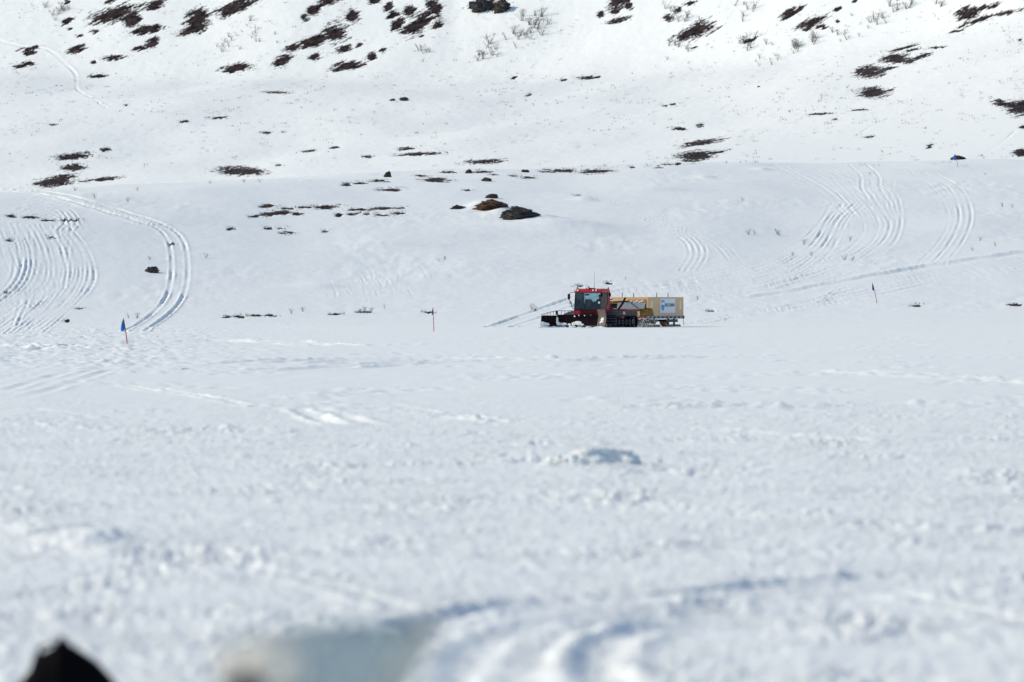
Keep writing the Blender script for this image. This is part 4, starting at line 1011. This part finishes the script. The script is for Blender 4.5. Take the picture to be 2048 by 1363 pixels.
for k in range(14):
    a_ = random.uniform(0, 6.28); q = random.uniform(.6, 1.15); c = link('snow_clump', lump_mesh('snow_clump', 'snow_lump', (random.uniform(.03, .08), random.uniform(.03, .08), random.uniform(.03, .08)), 200 + k, 2, .6, 3, .3), o)
    c.location = (math.cos(a_) * q * .75, math.sin(a_) * q * .6, max(-.02, .07 * (1.1 - q)))
tag(o, 'knee-high heap of broken snow alone on the flat, its right face in shade', 'snow heap')
p = place(372, 738)
o = MB().tube([(-.13, 0, .015), (0, .02, .03), (.12, -.03, .02)], [.012, .01, .006], 6).build('stick', 'twig'); o.location = p
tag(o, 'short thin stick lying on the flat snow at left', 'stick')
# black bag, out of focus in the corner
bp = Vector(((125 - CX) / F_PX * 28.0, 28.0, ground_z((125 - CX) / F_PX * 28.0, 28.0)))
bag = thing('gear_bag', 'out-of-focus black bag with a peaked top in the bottom left corner', 'bag', bp)
prof = [(-.36, 0), (-.31, .08), (-.21, .14), (-.16, .20), (-.14, .265), (-.08, .285), (-.035, .31), (-.014, .35), (.01, .352), (.03, .32), (.10, .28), (.17, .235), (.24, .165), (.30, .08), (.36, 0)]
m = MB(); vs, fs = [], []
n = len(prof)
for j in range(9):
    t = j / 8 * 2 - 1; s = math.sqrt(max(0, 1 - t * t)) * .9 + .1
    for x, z in prof: vs.append((x * (.5 + .5 * s), t * .26, z * s * 1.06 - .02))
for j in range(8):
    for i in range(n - 1): a = j * n + i; fs.append((a, a + 1, a + n + 1, a + n))
m.add(vs, fs + [tuple(range(n)), tuple(8 * n + i for i in range(n))]).build('bag_body', 'bag', bag, smooth=True)
MB().tube([(-.12, -.05, .26), (-.10, -.06, .31), (-.04, -.06, .32), (.0, -.05, .30)], .012, 6).build('carry_strap', 'bag', bag)
MB().tube([(.30, -.1, .03), (.36, -.12, .06), (.42, -.12, .03)], .02, 6).build('side_strap', 'bag', bag)
# parked snowmobile close to the camera: only the top of its windshield reaches into the frame
SD = 12.0
sm = thing('snowmobile', 'out-of-focus snowmobile windshield with cream rim at the bottom edge', 'snowmobile', ((650 - CX) / F_PX * SD, SD, ground_z((650 - CX) / F_PX * SD, SD)), R(8))
def zrow(py): return CAM_H - (py - HZ) / F_PX * SD - sm.location.z
def xcol(px): return (px - 650) / F_PX * SD
top = [(430, 1300), (470, 1272), (540, 1256), (620, 1246), (720, 1240), (800, 1238), (880, 1240)]
bot = [(470, 1560), (490, 1560), (530, 1560), (560, 1560), (600, 1560), (630, 1560), (660, 1560)]
vs, fs = [], []
for i, ((a, b), (c, d)) in enumerate(zip(top, bot)):
    t = i / 6 * 2 - 1; yy = -.12 * (1 - t * t)
    for q in range(5): f = q / 4; vs.append((xcol(a + (c - a) * f), yy - .10 * f + .05, zrow(b + (d - b) * f)))
for i in range(6):
    for q in range(4): a = i * 5 + q; fs.append((a, a + 5, a + 6, a + 1))
ws = MB().add(vs, fs).build('windshield', 'shield', sm, smooth=True)
ws.modifiers.new('thick', 'SOLIDIFY').thickness = .004
MB().tube([Vector(vs[30 + q]) + Vector((-.01, -.03, 0)) for q in range(5)], [.028, .034, .034, .034, .034], 8).build('windshield_rim', 'rim', ws, smooth=True)
def ellip(name, mat, px, py, r, par, y=-.06):
    bm = bmesh.new(); bmesh.ops.create_uvsphere(bm, u_segments=16, v_segments=10, radius=1)
    for v in bm.verts: v.co = Vector((v.co.x * r[0] + xcol(px), v.co.y * r[1] + y, v.co.z * r[2] + zrow(py)))
    me = bpy.data.meshes.new(name); bm.to_mesh(me); bm.free(); me.materials.append(M[mat])
    for p_ in me.polygons: p_.use_smooth = True
    return link(name, me, par)
ellip('hand_guard', 'rim', 528, 1316, (.07, .05, .046), sm, -.16)
ellip('mirror', 'rim', 440, 1316, (.030, .03, .032), sm, -.2)
MB().tube([(xcol(436), -.14, zrow(1340)), (xcol(480), -.12, zrow(1400)), (xcol(560), -.05, zrow(1480))], .014, 8).build('mirror_stalk', 'black', sm)
ellip('grip', 'black', 472, 1362, (.04, .05, .034), sm, -.24)
MB().tube([(xcol(450), -.1, zrow(1385)), (xcol(560), -.12, zrow(1420)), (xcol(760), -.12, zrow(1420)), (xcol(860), -.1, zrow(1440))], .016, 8).build('handlebar', 'black', sm)
hd = MB()
secs = [(-.75, .16, .35, .55), (-.35, .28, .35, .82), (.1, .34, .35, 1.0), (.5, .34, .32, .95), (.9, .22, .3, .72), (1.15, .1, .32, .5)]
vs, fs = [], []
for yy, hw, z0, z1 in secs:
    for k in range(12):
        q = 2 * math.pi * k / 12; vs.append((hw * math.cos(q) * (1 if math.sin(q) < .2 else .85), -yy + .35, (z0 + z1) / 2 + (z1 - z0) / 2 * math.sin(q)))
for i in range(5):
    for k in range(12): fs.append((i * 12 + k, i * 12 + (k + 1) % 12, (i + 1) * 12 + (k + 1) % 12, (i + 1) * 12 + k))
hd.add(vs, fs + [tuple(range(12)), tuple(60 + k for k in range(12))]).build('hood', 'cream', sm, smooth=True)
MB().prism([(.3, .6), (1.5, .62), (1.6, .78), (.5, .85), (.3, .75)], 'x', -.17, .17).build('seat', 'seat', sm, bevel=.03)
MB().prism([(.2, .03), (1.55, .03), (1.75, .2), (1.65, .42), (.3, .36), (.05, .15)], 'x', -.2, .2).build('drive_track', 'rubber', sm, bevel=.03)
MB().prism([(.2, .44), (1.7, .46), (1.7, .6), (.2, .58)], 'x', -.24, .24).build('tunnel', 'dark', sm)
for s in (-1, 1):
    MB().prism([(-1.0, .12), (-.85, .03), (.15, .03), (.15, .06), (-.82, .07), (-.97, .16)], 'x', s * .5 - .07, s * .5 + .07).build('ski', 'black', sm)
    MB().tube([(s * .5, -.4, .06), (s * .48, -.36, .3), (s * .22, -.2, .45)], .025, 6).build('ski_strut', 'dark', sm)
